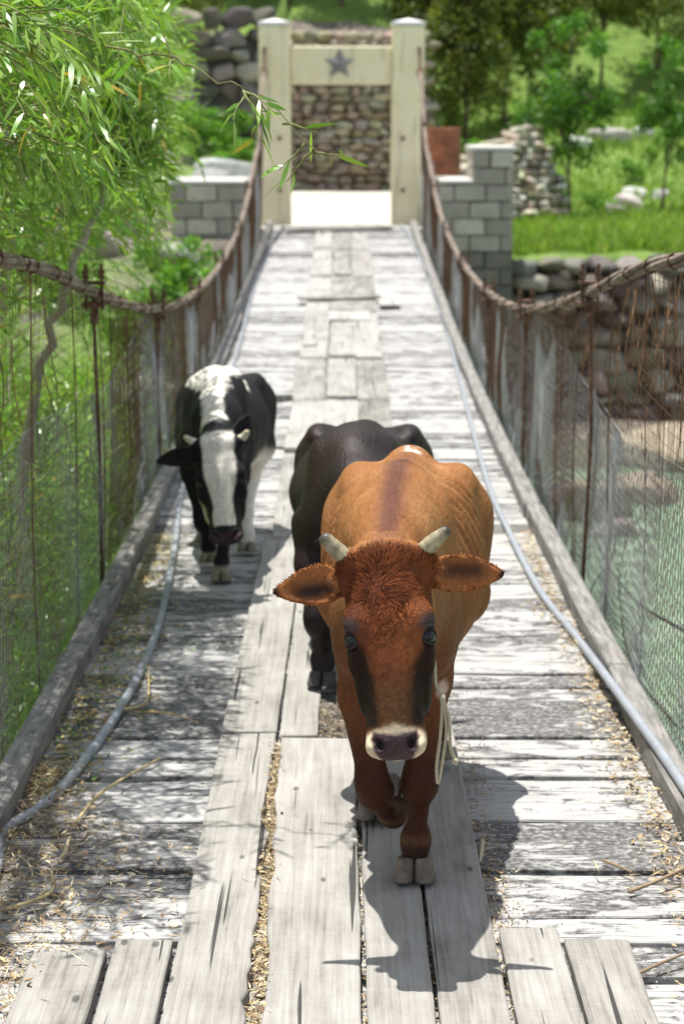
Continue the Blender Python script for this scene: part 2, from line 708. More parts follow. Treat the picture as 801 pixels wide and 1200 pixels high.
# ------------------------------------------------------------------ the bridge
bridge = empty('suspension_bridge', (0, 12, float(deck_z(12))), 'long narrow suspension bridge with grey timber deck, rusty cables and wire net sides', 'bridge')
BL = np.array(bridge.location)


def bbuild(mb, name, mats, **kw):
    """a part of the bridge: geometry is given in world coordinates"""
    return mb.build(name, mats, bridge, loc=None, **kw)


class WMB(MB):
    def build(self, name, mats, parent=None, smooth=False, bevel=0.0, loc=None):
        self.v = [v - BL.astype(np.float32) for v in self.v]
        return MB.build(self, name, mats, parent, smooth, bevel, None)


# cross planking
mb = WMB()
y = -2.0
while y < DECK_END:
    w = RNG.uniform(0.15, 0.25)
    gap = RNG.choice([0.006, 0.011, 0.017, 0.028], p=[0.3, 0.35, 0.25, 0.1])
    col = (RNG.random(), np.clip(RNG.normal(0.51 + 0.03 * float(sstep(8, 14, y)), 0.14), 0, 1), 0)
    z0 = float(deck_z(y + w / 2)) + RNG.normal(0, 0.0035)
    hw1, hw2 = 1.07 + RNG.normal(0, 0.01), 1.07 + RNG.normal(0, 0.01)
    ns = 7
    xs = np.linspace(-hw1, hw2, ns)
    ya = y + RNG.normal(0, 0.003, ns) + RNG.normal(0, 0.006) * xs
    yb = y + w - gap + RNG.normal(0, 0.003, ns) + RNG.normal(0, 0.006) * xs
    sag = RNG.normal(0, 0.0025, ns)
    tilt = RNG.normal(0, 0.003)
    V = []
    for q in range(ns):
        za = float(deck_z(ya[q])) - float(deck_z(y + w / 2)) + z0 + sag[q] - tilt
        zb = float(deck_z(yb[q])) - float(deck_z(y + w / 2)) + z0 + sag[q] + tilt
        V += [[xs[q], ya[q], za - 0.045], [xs[q], yb[q], zb - 0.045], [xs[q], yb[q], zb], [xs[q], ya[q], za]]
    Fq = []
    for q in range(ns - 1):
        for k in range(4):
            k2 = (k + 1) % 4
            Fq.append([q * 4 + k, q * 4 + k2, q * 4 + 4 + k2, q * 4 + 4 + k])
    Fq.append([3, 2, 1, 0])
    e = (ns - 1) * 4
    Fq.append([e, e + 1, e + 2, e + 3])
    mb.add(V, Fq, col)
    y += w
bbuild(mb, 'cross_planking', M['cross'], bevel=0.004)


def runner(y0, y1, xl0, xr0, xl1=None, xr1=None, lift=0.004, ragged=(0, 0), tone=None, th=0.035, name='runner_plank', mat='runner'):
    """one long board laid along the bridge; ragged = roughness of its left and right edge"""
    xl1 = xl0 if xl1 is None else xl1
    xr1 = xr0 if xr1 is None else xr1
    n = max(3, int((y1 - y0) / 0.05))
    ys = np.linspace(y0, y1, n)
    tt = (ys - y0) / (y1 - y0)
    sd = int(RNG.integers(1000))
    P = np.stack([ys, ys * 0 + sd, ys * 0], -1)
    rl = (fbm(P, 5, sd, 4) - 0.5) * 2 * (ragged[0] + 0.004)
    rr = (fbm(P, 5, sd + 9, 4) - 0.5) * 2 * (ragged[1] + 0.004)
    xl = xl0 + (xl1 - xl0) * tt + rl
    xr = xr0 + (xr1 - xr0) * tt + rr
    zt = deck_z(ys) + th + lift + 0.004 * np.sin(ys * 1.1 + sd)
    tw = RNG.normal(0, 0.002)
    V = np.zeros((n, 4, 3))
    V[:, 0] = np.stack([xl, ys, zt - th], -1)
    V[:, 1] = np.stack([xr, ys, zt - th], -1)
    V[:, 2] = np.stack([xr, ys, zt + tw], -1)
    V[:, 3] = np.stack([xl, ys, zt - tw], -1)
    Fq = []
    for q in range(n - 1):
        for k in range(4):
            k2 = (k + 1) % 4
            Fq.append([q * 4 + k, q * 4 + k2, q * 4 + 4 + k2, q * 4 + 4 + k][::-1])
    Fq.append([0, 1, 2, 3])
    e = (n - 1) * 4
    Fq.append([e + 3, e + 2, e + 1, e])
    m = WMB()
    m.add(V.reshape(-1, 3), Fq, (RNG.random(), RNG.uniform(0.4, 0.65) if tone is None else tone, 0))
    return m.build(name, M[mat], bridge, bevel=0.004)


Y1 = 6.12
runner(-1.8, Y1 + 0.05, -0.405, -0.222, -0.415, -0.228, ragged=(0.004, 0.036), tone=0.5)
runner(-1.5, Y1 - 0.02, -0.135, 0.042, -0.206, 0.045, ragged=(0.014, 0.003), tone=0.62)
runner(-1.8, Y1 + 0.0, 0.058, 0.217, 0.058, 0.212, tone=0.5)
runner(-1.7, Y1 - 0.12, 0.229, 0.39, 0.224, 0.385, tone=0.48)
runner(-1.6, 4.42, -0.585, -0.418, -0.57, -0.428, tone=0.45, lift=0.0)
runner(-1.6, 4.35, -0.78, -0.597, -0.77, -0.585, tone=0.4, lift=0.0)
runner(-1.6, 4.5, 0.402, 0.56, 0.402, 0.552, tone=0.5, lift=0.0)
runner(-1.6, 4.44, 0.57, 0.735, 0.563, 0.725, tone=0.45, lift=0.0)
# second run
runner(Y1 + 0.06, 9.4, -0.415, -0.225, -0.40, -0.20, tone=0.55)
runner(Y1 + 0.03, 9.4, -0.215, -0.085, -0.19, -0.05, tone=0.6)
runner(Y1 + 0.45, 9.4, -0.02, 0.17, -0.03, 0.16, tone=0.55)
runner(Y1 - 0.10, 9.4, 0.185, 0.385, 0.175, 0.37, tone=0.5)
ly = 9.42
k = 0
for y1 in (11.9, 14.0, 16.2, 19.3, 22.1, 24.6, 26.5):
    for (a, b) in ((-0.37, -0.125), (-0.115, 0.115), (0.125, 0.36)):
        j0 = RNG.normal(0, 0.05) if y1 > 12 else 0.0
        runner(ly + 0.02 + max(j0, 0) * 2, y1 + RNG.normal(0, 0.05), a + RNG.normal(0, 0.01), b + RNG.normal(0, 0.006), a + RNG.normal(0, 0.012), b + RNG.normal(0, 0.006), tone=RNG.uniform(0.2, 0.75))
    ly = y1 + 0.08

# kerb beams
for s, nm in ((-1, 'kerb_beam'), (1, 'kerb_beam')):
    y = -2.0
    while y < DECK_END:
        L = RNG.uniform(2.6, 3.4)
        y1 = min(y + L, DECK_END)
        m = WMB()
        ys = np.linspace(y, y1 - 0.012, 9)
        dx = RNG.normal(0, 0.006)
        V = []
        for q, yy in enumerate(ys):
            z = float(deck_z(yy))
            xi = s * (1.0 + dx + 0.004 * math.sin(yy * 3))
            xo = s * (1.088 + dx)
            a, b = min(xi, xo), max(xi, xo)
            V += [[a, yy, z + 0.002], [b, yy, z + 0.002], [b, yy, z + 0.092], [a, yy, z + 0.092]]
        Fq = []
        for q in range(8):
            for k in range(4):
                k2 = (k + 1) % 4
                Fq.append([q * 4 + k, q * 4 + k2, q * 4 + 4 + k2, q * 4 + 4 + k][::-1])
        Fq.append([0, 1, 2, 3])
        Fq.append([35, 34, 33, 32])
        m.add(V, Fq, (RNG.random(), 0.5, 0))
        m.build(nm, M['kerb'], bridge, bevel=0.008)
        y = y1

# stringers below the deck
for x in (-0.95, 0.95):
    ys = np.linspace(-2, 26.4, 40)
    m = WMB()
    m.tube(np.stack([ys * 0 + x, ys, deck_z(ys) - 0.10], -1), 0.05, 6)
    m.build('deck_cable', M['rust'], bridge, smooth=True)

# main cables
CX = 1.12
cp = [(801, 272), (745, 318), (690, 350), (613, 370), (573, 344), (543, 307), (522, 270), (510, 238), (497, 150), (489, 84)]
CY, CZ = [], []
for (a, b) in cp:
    r = ray(a, b)
    t = CX / r[0]
    CY.append(r[1] * t)
    CZ.append(CAMZ + r[2] * t)
CY, CZ = np.array(CY), np.array(CZ)
GATE_Y = 27.95
pf = np.polyfit(np.concatenate([CY[:9]]), np.concatenate([CZ[:9]]), 3)
ytab = np.linspace(6.2, 25.5, 80)
ztab = np.interp(ytab, CY, CZ) * 0.6 + np.polyval(pf, ytab) * 0.4
ztab = np.convolve(np.pad(ztab, 6, mode='edge'), np.ones(13) / 13, 'valid')
sl0 = (ztab[10] - ztab[4]) / (ytab[10] - ytab[4])
ynear = np.linspace(-2, 6.0, 20)
znear = ztab[0] - sl0 * (ytab[0] - ynear) * 1.0 + 0.012 * (ytab[0] - ynear) ** 2
yfar = np.linspace(25.8, GATE_Y - 0.3, 8)
gate_z = at_depth(489, 84, GATE_Y)[2]
zfar = np.interp(yfar, [25.5, GATE_Y - 0.3], [ztab[-1], gate_z])
ytab = np.concatenate([ynear, ytab, yfar])
ztab = np.concatenate([znear, ztab, zfar])


def cable_z(y):
    return np.interp(y, ytab, ztab)


for s in (-1, 1):
    m = WMB()
    ys = np.linspace(-2, GATE_Y - 0.3, 420)
    for k in range(4):
        ph = ys * 1.5 + k * math.pi / 2 + 0.3 * np.sin(ys * 0.9)
        m.tube(np.stack([s * CX + 0.015 * np.cos(ph), ys, cable_z(ys) + 0.015 * np.sin(ph)], -1), 0.0125, 6)
    m.build('main_cable', M['cable'], bridge, smooth=True)
    for yy in np.arange(4.0, 15.0, 0.41):
        yy += RNG.normal(0, 0.08)
        m = WMB()
        m.tube([[s * CX, yy, float(cable_z(yy))], [s * CX, yy + 0.022, float(cable_z(yy + 0.022))]], 0.031, 8)
        m.build('wire_binding', M['rustwire'], bridge)

# hangers and clamps
hy = [2.65 + 2.93 * k for k in range(9)]
for s in (-1, 1):
    for yy in hy:
        if yy > 26.4:
            continue
        zc = float(cable_z(yy))
        zd = float(deck_z(yy))
        m = WMB()
        lean = RNG.normal(0, 0.01)
        m.tube([[s * 1.125, yy, zc + 0.02], [s * 1.12 + lean, yy, (zc + zd) / 2], [s * 1.12, yy, zd - 0.12]], 0.009, 7)
        h = m.build('hanger', M['rust'], bridge, smooth=True)
        m = WMB()
        m.box((s * CX, yy, zc - 0.052), (0.10, 0.09, 0.02))
        m.box((s * CX, yy, zc + 0.045), (0.10, 0.07, 0.014))
        m.box((s * CX, yy, zc - 0.10), (0.035, 0.05, 0.08))
        for dy, dx in ((0, -0.036), (0, 0.036)):
            m.tube([[s * CX + dx, yy + dy, zc - 0.08], [s * CX + dx, yy + dy, zc + 0.13]], 0.008, 6)
            for zz in (0.062, 0.085):
                m.tube([[s * CX + dx, yy, zc + zz], [s * CX + dx, yy, zc + zz + 0.017]], 0.0165, 6)
        m.build('cable_clamp', M['rust'], bridge)

# wire netting: old rusty mesh up to the cable, newer galvanised mesh below it


def net_top(y, s):
    full = cable_z(y) - 0.02
    hgt = deck_z(y) + 0.93 + 0.06 * np.sin(y * 1.3 + s) + 0.25 * sstep(9, 14, y)
    return np.minimum(full, hgt)


for s in (-1, 1):
    # galvanised diamond mesh
    m = WMB()
    sp = 0.042 if s > 0 else 0.055
    for fam in (-1, 1):
        for y0 in np.arange(1.6, 26.9, sp):
            nn = 9
            q = np.linspace(0, 1.55, nn)
            yy = y0 + fam * q * 0.62
            zz = deck_z(np.full(nn, y0)) - 0.06 + q
            top = net_top(yy, s)
            if zz[0] > top[0]:
                continue
            keep = int(np.sum(zz < top))
            if keep < 2:
                continue
            if keep < nn:
                f = (top[keep] - zz[keep - 1]) / (zz[keep] - zz[keep - 1])
                f = min(max(f, 0.05), 1)
                yy = np.concatenate([yy[:keep], [yy[keep - 1] + f * (yy[keep] - yy[keep - 1])]])
                zz = np.concatenate([zz[:keep], [zz[keep - 1] + f * (zz[keep] - zz[keep - 1])]])
            ok = (yy > 1.0) & (yy < 27.3)
            if ok.sum() < 2:
                continue
            yy, zz = yy[ok], zz[ok]
            bul = 0.05 * np.sin(yy * 2.2 + s) * np.sin((zz - deck_z(yy)) * 3.0) + 0.02 * np.sin(yy * 7.1 + zz * 3)
            X = s * (1.135 + bul * 0.6 + 0.012)
            wob = 0.008 * np.sin(zz * 17 + yy * 5)
            m.tube(np.stack([X, yy + wob, zz], -1), (0.0017 if s > 0 else 0.0010) if yy[0] < 10 else 0.0022, 3, cap=False)
    # top selvedge wire
    ys = np.linspace(1.6, 27.0, 300)
    m.tube(np.stack([s * (1.15 + 0.01 * np.sin(ys * 4)), ys, net_top(ys, s) + 0.005], -1), 0.0025, 4, cap=False)
    m.build('wire_netting', M['galv'], bridge)
    # rusty old mesh
    m = WMB()
    for y0 in np.arange(1.6, 27.2, 0.055):
        nn = 7
        zb = float(deck_z(y0)) - 0.02
        zt = float(cable_z(y0)) - 0.012
        q = np.linspace(0, 1, nn)
        yy = y0 + RNG.normal(0, 0.012) * q + 0.012 * np.sin(q * 5 + y0 * 3)
        zz = zb + (zt - zb) * q
        X = s * (1.155 + 0.02 * np.sin(y0 * 1.7 + q * 3) * np.sin(q * math.pi) - 0.035 * q)
        m.tube(np.stack([X, yy, zz], -1), (0.0013 if s > 0 else 0.0009) if y0 < 9 else 0.0022, 3, cap=False)
    for h in np.arange(0.05, 2.6, 0.06):
        ys = np.arange(1.6, 27.2, 0.12)
        zz = deck_z(ys) + h + 0.01 * np.sin(ys * 2.1 + h * 9)
        ok = zz < cable_z(ys) - 0.02
        # split in runs
        idx = np.where(ok)[0]
        if len(idx) < 2:
            continue
        for runq in np.split(idx, np.where(np.diff(idx) > 1)[0] + 1):
            if len(runq) < 2:
                continue
            y2 = ys[runq]
            X = s * (1.152 + 0.015 * np.sin(y2 * 1.7 + h) - 0.02 * h)
            m.tube(np.stack([X, y2, zz[runq]], -1), 0.0012, 3, cap=False)
    m.build('rusty_netting', M['rustwire'], bridge)

# thin upright stays woven into the nets
for s in (-1, 1):
    for yy in np.arange(4.0, 26, 0.98):
        yy = yy + RNG.normal(0, 0.08)
        if min(abs(yy - q) for q in hy) < 0.25:
            continue
        zb, zt = float(deck_z(yy)) - 0.08, float(cable_z(yy))
        m = WMB()
        q = np.linspace(0, 1, 8)
        m.tube(np.stack([s * (1.145 + 0.012 * np.sin(q * 4 + yy)), yy + 0.03 * np.sin(q * 3 + yy * 5), zb + (zt - zb) * q], -1), 0.0032, 5)
        m.build('net_stay', M['rustwire'], bridge, smooth=True)

# ------------------------------------------------------------------ gate
gz = 0.56
gate = empty('bridge_gate', (0, GATE_Y, gz), 'cream yellow concrete gate with a grey star, at the far end of the bridge', 'gate')
ztop = at_depth(320, 30, GATE_Y)[2] - gz
for (xa, xb) in ((303.5, 340), (459, 496.5)):
    x0, x1 = at_depth(xa, 140, GATE_Y)[0], at_depth(xb, 140, GATE_Y)[0]
    w = x1 - x0
    cx = (x0 + x1) / 2
    m = MB()
    m.box((cx, w / 2, (ztop - 0.0) / 2 - 0.15), (w, w, ztop + 0.3))
    post = m.build('post', M['yellow'], gate, bevel=0.02)
    m = MB()
    a, b = w / 2 + 0.012, w / 2 - 0.03
    V = [[cx - a, w / 2 - a, ztop + 0.003], [cx + a, w / 2 - a, ztop + 0.003], [cx + a, w / 2 + a, ztop + 0.003], [cx - a, w / 2 + a, ztop + 0.003],
         [cx - a, w / 2 - a, ztop + 0.05], [cx + a, w / 2 - a, ztop + 0.05], [cx + a, w / 2 + a, ztop + 0.05], [cx - a, w / 2 + a, ztop + 0.05]]
    m.add(V, BOXF)
    V2 = [[cx - a, w / 2 - a, ztop + 0.053], [cx + a, w / 2 - a, ztop + 0.053], [cx + a, w / 2 + a, ztop + 0.053], [cx - a, w / 2 + a, ztop + 0.053], [cx, w / 2, ztop + 0.115]]
    m.add(V2, [[0, 1, 4], [1, 2, 4], [2, 3, 4], [3, 0, 4]])
    m.build('cap', M['white'], post)
    for zz in (0.55, 1.3):
        m = MB()
        m.tube([[cx + 0.07 * (1 if cx < 0 else -1), -0.03, zz], [cx + 0.07 * (1 if cx < 0 else -1), 0.02, zz]], 0.03, 8)
        m.build('bolt', M['rust'], post)
    sx = -1 if cx < 0 else 1
    zc = gate_z - gz
    m = MB()
    m.tube([[sx * 1.12, -0.31, zc - 0.03], [sx * 1.12, -0.25, zc], [sx * 1.12, 0.02, zc + 0.35]], 0.022, 6)
    m.tube([[sx * 1.12, -0.34, zc - 0.06], [sx * 1.12, -0.26, zc + 0.03]], 0.05, 8)
    m.build('anchor', M['rust'], post)
xl = at_depth(340, 70, GATE_Y)[0]
xr = at_depth(459, 70, GATE_Y)[0]
zb0 = at_depth(400, 99, GATE_Y + 0.1)[2] - gz
zb1 = at_depth(400, 54, GATE_Y + 0.1)[2] - gz
m = MB()
m.box(((xl + xr) / 2, 0.25, (zb0 + zb1) / 2), (xr - xl - 0.004, 0.30, zb1 - zb0))
beam = m.build('beam', M['yellow'], gate, bevel=0.015)
m = MB()
sc_ = at_depth(397.5, 74, GATE_Y + 0.1)
V = []
R1 = 0.225
for yy in (0.098, 0.062):
    for k in range(10):
        a = math.pi / 2 + k * math.pi / 5
        rr = R1 if k % 2 == 0 else R1 * 0.44
        V.append([sc_[0] + rr * math.cos(a), yy, sc_[2] - gz - 0.01 + rr * math.sin(a)])
V.append([sc_[0], 0.03, sc_[2] - gz - 0.01])
m.add(V, [[k, (k + 1) % 10, 10 + (k + 1) % 10, 10 + k] for k in range(10)])
m2F = [[10 + k, 10 + (k + 1) % 10, 20] for k in range(10)]
base = m.n - 21
m.l.append((np.array(m2F)).ravel() + base)
m.s.append(np.full(10, 3))
m.m.append(np.zeros(10, int))
m.build('star', M['star'], beam)

# ------------------------------------------------------------------ stones


def ico(sub=1):
    t = (1 + 5 ** 0.5) / 2
    V = [(-1, t, 0), (1, t, 0), (-1, -t, 0), (1, -t, 0), (0, -1, t), (0, 1, t), (0, -1, -t), (0, 1, -t), (t, 0, -1), (t, 0, 1), (-t, 0, -1), (-t, 0, 1)]
    F = [(0, 11, 5), (0, 5, 1), (0, 1, 7), (0, 7, 10), (0, 10, 11), (1, 5, 9), (5, 11, 4), (11, 10, 2), (10, 7, 6), (7, 1, 8), (3, 9, 4), (3, 4, 2), (3, 2, 6), (3, 6, 8), (3, 8, 9), (4, 9, 5), (2, 4, 11), (6, 2, 10), (8, 6, 7), (9, 8, 1)]
    V = [np.array(v) / np.linalg.norm(v) for v in V]
    for _ in range(sub):
        c = {}
        NF = []

        def mid(a, b):
            k = (min(a, b), max(a, b))
            if k not in c:
                v = V[a] + V[b]
                V.append(v / np.linalg.norm(v))
                c[k] = len(V) - 1
            return c[k]
        for a, b, d in F:
            x, y, z = mid(a, b), mid(b, d), mid(d, a)
            NF += [(a, x, z), (b, y, x), (d, z, y), (x, y, z)]
        F = NF
    return np.array(V), np.array(F)


STONE_VAR = 0.3
ICO2 = ico(2)
ICO3 = ico(3)
ICO1 = ico(1)


def stone(m, c, s, col, sub=2, box=0.55, rough=0.16):
    V, F = {1: ICO1, 2: ICO2, 3: ICO3}[sub]
    p = 2 + 4 * box
    r = (np.abs(V) ** p).sum(1) ** (1 / p)
    P = V / r[:, None]
    sd = int(RNG.integers(9999))
    P = P * (1 + rough * 2 * (fbm(P + sd, 1.1, sd, 3)[:, None] - 0.5))
    if sub >= 2:
        for _ in range(7):
            nn = unit(RNG.normal(0, 1, 3))
            ds = P @ nn
            lim = RNG.uniform(0.62, 0.85)
            P = P - nn * np.maximum(ds - lim, 0)[:, None] * 0.9
    a = RNG.normal(0, 0.12, 3)
    R = np.array(Matrix.Rotation(a[0], 3, 'X') @ Matrix.Rotation(a[1], 3, 'Y') @ Matrix.Rotation(a[2] * 3, 3, 'Z'))
    P = (P * np.array(s)) @ R.T + np.array(c)
    cc = np.array(col) * RNG.uniform(1 - STONE_VAR, 1 + STONE_VAR) * (1 + 0.06 * RNG.normal(0, 1, 3))
    m.add(P, F, cc)


def stone_wall(name, label, p0, p1, zb, zt, depth, sz, cols, cat='wall', batter=0.0, ztop_fn=None, kindcore=True):
    """dry stone wall between two points on the plan"""
    p0, p1 = np.array(p0, float), np.array(p1, float)
    L = np.linalg.norm(p1 - p0)
    d = (p1 - p0) / L
    nrm = np.array([d[1], -d[0]])           # faces the camera side
    m = MB()
    z = zb
    while z < zt:
        h = sz * RNG.uniform(0.5, 0.85)
        x = -RNG.random() * sz
        while x < L:
            w = sz * RNG.uniform(0.7, 1.7)
            tz = zt if ztop_fn is None else ztop_fn((x + w / 2) / L)
            if z < tz:
                q = p0 + d * (x + w / 2) - nrm * (batter * (z - zb)) + nrm * RNG.normal(0, 0.03)
                stone(m, (q[0], q[1], z + h / 2), (w * 0.52, depth * 0.5, h * 0.55), cols[RNG.integers(len(cols))], 2)
            x += w
        z += h
    if kindcore:
        for f in np.linspace(0.05, 0.95, 10):
            tz = zt if ztop_fn is None else ztop_fn(f)
            q = p0 + d * L * f
            m.box((q[0] - nrm[0] * (depth * 0.45 + batter * (tz - zb)), q[1] - nrm[1] * (depth * 0.45 + batter * (tz - zb)), (zb + tz) / 2 - 0.15), (L / 10, depth * 0.8, max(tz - zb - 0.1, 0.1)), math.atan2(d[1], d[0]), np.array(cols[0]) * 0.7)
    o = m.build(name, M['stone'], smooth=True, loc=(float(p0[0]), float(p0[1]), zb))
    tag(o, label, cat)
    return o


BR = [(0.34, 0.275, 0.19), (0.40, 0.33, 0.24), (0.29, 0.235, 0.165), (0.43, 0.37, 0.28)]
GR = [(0.17, 0.155, 0.13), (0.24, 0.215, 0.175), (0.115, 0.10, 0.085), (0.29, 0.265, 0.225)]
PALE = [(0.44, 0.39, 0.30), (0.36, 0.31, 0.23), (0.5, 0.46, 0.38)]
STONE_VAR = 0.12
w1 = stone_wall('stone_wall', 'tall brown rubble stone wall closing the path behind the gate', (-1.75, 41.2), (1.75, 41.3), 0.35, 3.8, 0.5, 0.26, BR)
STONE_VAR = 0.3
w2 = stone_wall('stone_wall', 'dark stacked stone wall left of the gate behind the willow leaves', (-3.1, 40.6), (-1.7, 40.9), 1.3, 4.0, 0.5, 0.5, GR)
w3 = stone_wall('retaining_wall', 'rough boulder retaining wall below the grass terrace on the right bank', (2.35, 27.5), (13.5, 28.2), -2.7, -0.12, 0.8, 0.42, GR, batter=0.15)
w4 = stone_wall('rubble_wall', 'pale broken rubble wall sloping up behind the block pier', (2.15, 32.6), (4.1, 35.0), 0.4, 2.4, 0.6, 0.2, PALE, batter=0.45, ztop_fn=lambda f: 1.25 + 0.75 * f)


# concrete block piers
def pier(name, label, x0, x1, ydep, ztop, step=None):
    root = empty(name, (x0, 26.9, WATER_Z), label, 'pier')
    m = MB()
    z = -3.0
    bh = 0.235
    row = 0
    while z < ztop - 0.05:
        top = z + bh
        xa, xb = x0, x1
        if step and z > step[1] - 0.05:
            xa = step[0]
        old = z < 0.2
        off = (row % 2) * 0.22
        x = xa - off
        while x < xb - 0.02:
            a, b = max(x, xa), min(x + 0.44, xb)
            if b - a > 0.06:
                c = (0.41, 0.38, 0.325) if not old else (0.16, 0.15, 0.13)
                c = np.array(c) * RNG.uniform(0.7, 1.25)
                m.box(((a + b) / 2 - x0, -0.02, z + bh / 2 - WATER_Z), (b - a - 0.018, 0.12, bh - 0.018), col=c, jit=0.003)
            x += 0.44
        for q in range(int(ydep / 0.44)):
            for sx, xx in ((-1, xa), (1, xb)):
                c = np.array((0.41, 0.38, 0.325) if not old else (0.16, 0.15, 0.13)) * RNG.uniform(0.8, 1.2)
                m.box((xx - x0 - sx * 0.05, 0.1 + q * 0.44 + 0.22 + off * 0.3, z + bh / 2 - WATER_Z), (0.12, 0.42, bh - 0.018), col=c, jit=0.003)
        m.box(((xa + xb) / 2 - x0, ydep / 2 + 0.05, z + bh / 2 - WATER_Z), (xb - xa - 0.06, ydep - 0.04, bh), col=(0.22, 0.21, 0.19))
        z = top
        row += 1
    m.build('blockwork', M['block'], root, bevel=0.006)
    m = MB()
    zt = z - WATER_Z
    if step:
        zs = step[1] - WATER_Z + 0.06
        m.box(((x0 + step[0]) / 2 - x0, ydep / 2, zs + 0.03), (step[0] - x0 - 0.01, ydep + 0.14, 0.05), col=(0.55, 0.53, 0.48))
        m.box(((step[0] + x1) / 2 - x0, ydep / 2, zt + 0.03), (x1 - step[0] + 0.06, ydep + 0.14, 0.055), col=(0.55, 0.53, 0.48))
    else:
        m.box(((x0 + x1) / 2 - x0, ydep / 2, zt + 0.03), (x1 - x0 + 0.08, ydep + 0.16, 0.055), col=(0.52, 0.50, 0.46))
    m.build('coping', M['block'], root, bevel=0.01)
    return root


pier('block_pier', 'stepped grey concrete block pier to the right of the gate', 1.36, 2.42, 1.5, 1.60, step=(1.86, 1.18))
pier('block_pier', 'plain grey concrete block pier to the left of the gate with a flat slab top', -2.42, -1.36, 1.5, 1.12)

# abutment fill under the gate
m = MB()
m.box((0, 27.46 + 0.7, -1.2), (2.7, 1.4, 3.5), col=(0.3, 0.28, 0.25))
m.box((0, 27.52, 0.575), (2.66, 0.26, 0.06), col=(0.62, 0.59, 0.54), rz=0.01)
tag(m.build('concrete_abutment', M['block'], bevel=0.02, loc=(0, 27.5, -2.4)), 'pale concrete abutment and sill under the gate at the deck end', 'abutment')

# rusty barrel
m = MB()
b0 = (1.58, 30.0, 1.14)
prof = [(0.0, 0.0), (0.28, 0.0), (0.29, 0.02), (0.28, 0.05), (0.28, 0.28), (0.295, 0.30), (0.28, 0.32), (0.28, 0.55), (0.295, 0.57), (0.28, 0.59), (0.28, 0.82), (0.292, 0.85), (0.27, 0.855), (0.265, 0.83), (0.0, 0.83)]
m.lathe(prof, 24)
o = m.build('barrel', M['barrel'], smooth=False)
o.location = b0
tag(o, 'rusty red steel barrel standing beside the right gate post', 'barrel')
m = MB()
m.box((1.55, 30.4, 0.55), (1.0, 2.4, 1.15), col=(0.34, 0.30, 0.24))
tag(m.build('earth_ledge', M['stone'], bevel=0.04, loc=(1.55, 30.4, 0)), 'low earth and stone ledge carrying the rusty barrel', 'ledge')

# boulders at the water edge and rocks on the slope
for (x, y, s, lab) in ((2.75, 21.6, 0.62, 'large pale boulder at the water edge just past the right kerb'), (3.6, 22.6, 0.5, 'rounded tan boulder at the water edge behind the net'), (3.1, 20.6, 0.35, 'small pale stone lowest at the water edge beside the kerb'),
                       (5.2, 23.2, 0.7, 'wide brown boulder at the foot of the retaining wall'), (6.9, 23.6, 0.55, 'grey boulder in the water under the wall'), (4.4, 24.8, 0.8, 'big brown boulder leaning on the retaining wall'), (6.2, 25.6, 0.75, 'dark boulder high on the bank under the wall'), (8.2, 24.6, 0.65, 'rightmost boulder at the water edge'), (3.2, 24.9, 0.6, 'grey boulder beside the foot of the right pier')):
    m = MB()
    stone(m, (0, 0, 0), (s, s * 0.75, s * 0.6), PALE[RNG.integers(2)] if 'pale' in lab or 'tan' in lab else BR[RNG.integers(3)], 3, 0.2, 0.28)
    o = m.build('boulder', M['stone'], smooth=True)
    o.location = (x, y, max(float(ground_z(x, y)), WATER_Z - 0.1) + s * 0.25)
    tag(o, lab, 'boulder', 'boulders along the bank')

rk = [(640, 165, 40, 0.42, 'pale rock beside the small tree trunk on the slope'), (676, 130, 43, 0.4, 'white rock high on the slope behind the small tree'), (745, 175, 39, 0.30, 'upper pale rock on the grass right of the small tree'), (737, 203, 37.5, 0.34, 'lower pale rock on the grass right of the small tree'), (775, 176, 39, 0.22, 'small white rock near the right edge of the slope'),
      (716, 124, 44, 0.5, 'long pale rock topmost on the slope'), (756, 118, 45, 0.33, 'white rock topmost near the right tree'), (722, 212, 37, 0.24, 'small rock lowest on the slope above the grass'), (655, 192, 38, 0.24, 'grey rock at the foot of the slope under the small tree')]
for (px, py, yy, s, lab) in rk:
    q = at_depth(px, py, yy)
    m = MB()
    stone(m, (0, 0, 0), (s, s * 0.8, s * 0.55), (0.5, 0.47, 0.42), 2, 0.3, 0.3)
    o = m.build('rock', M['stone'], smooth=True)
    o.location = (q[0], yy, float(ground_z(q[0], yy)) + s * 0.2)
    tag(o, lab, 'rock', 'pale rocks on the grassy slope')
rk = [(120, 240, 26, 0.45, 'pale grey rock on the left bank under the willow branches'), (165, 300, 21.5, 0.5, 'flat light rock on the left bank beside the yellow bush'), (265, 172, 33, 0.55, 'white rubble block left of the gate'), (245, 190, 32, 0.4, 'white stone on the left slab beside the rubble'), (205, 250, 25.5, 0.4, 'grey stone below the left pier slab'), (278, 150, 34.5, 0.4, 'topmost white rubble block left of the gate')]
for (px, py, yy, s, lab) in rk:
    q = at_depth(px, py, yy)
    m = MB()
    stone(m, (0, 0, 0), (s, s * 0.8, s * 0.5), (0.46, 0.43, 0.38), 2, 0.5, 0.25)
    o = m.build('rock', M['stone'], smooth=True)
    o.location = (q[0], yy, max(float(ground_z(q[0], yy)) + s * 0.15, q[2] - 0.5))
    o.location[2] = float(ground_z(q[0], yy)) + s * 0.3
    tag(o, lab, 'rock', 'pale rocks on the left bank')


# ------------------------------------------------------------------ foliage


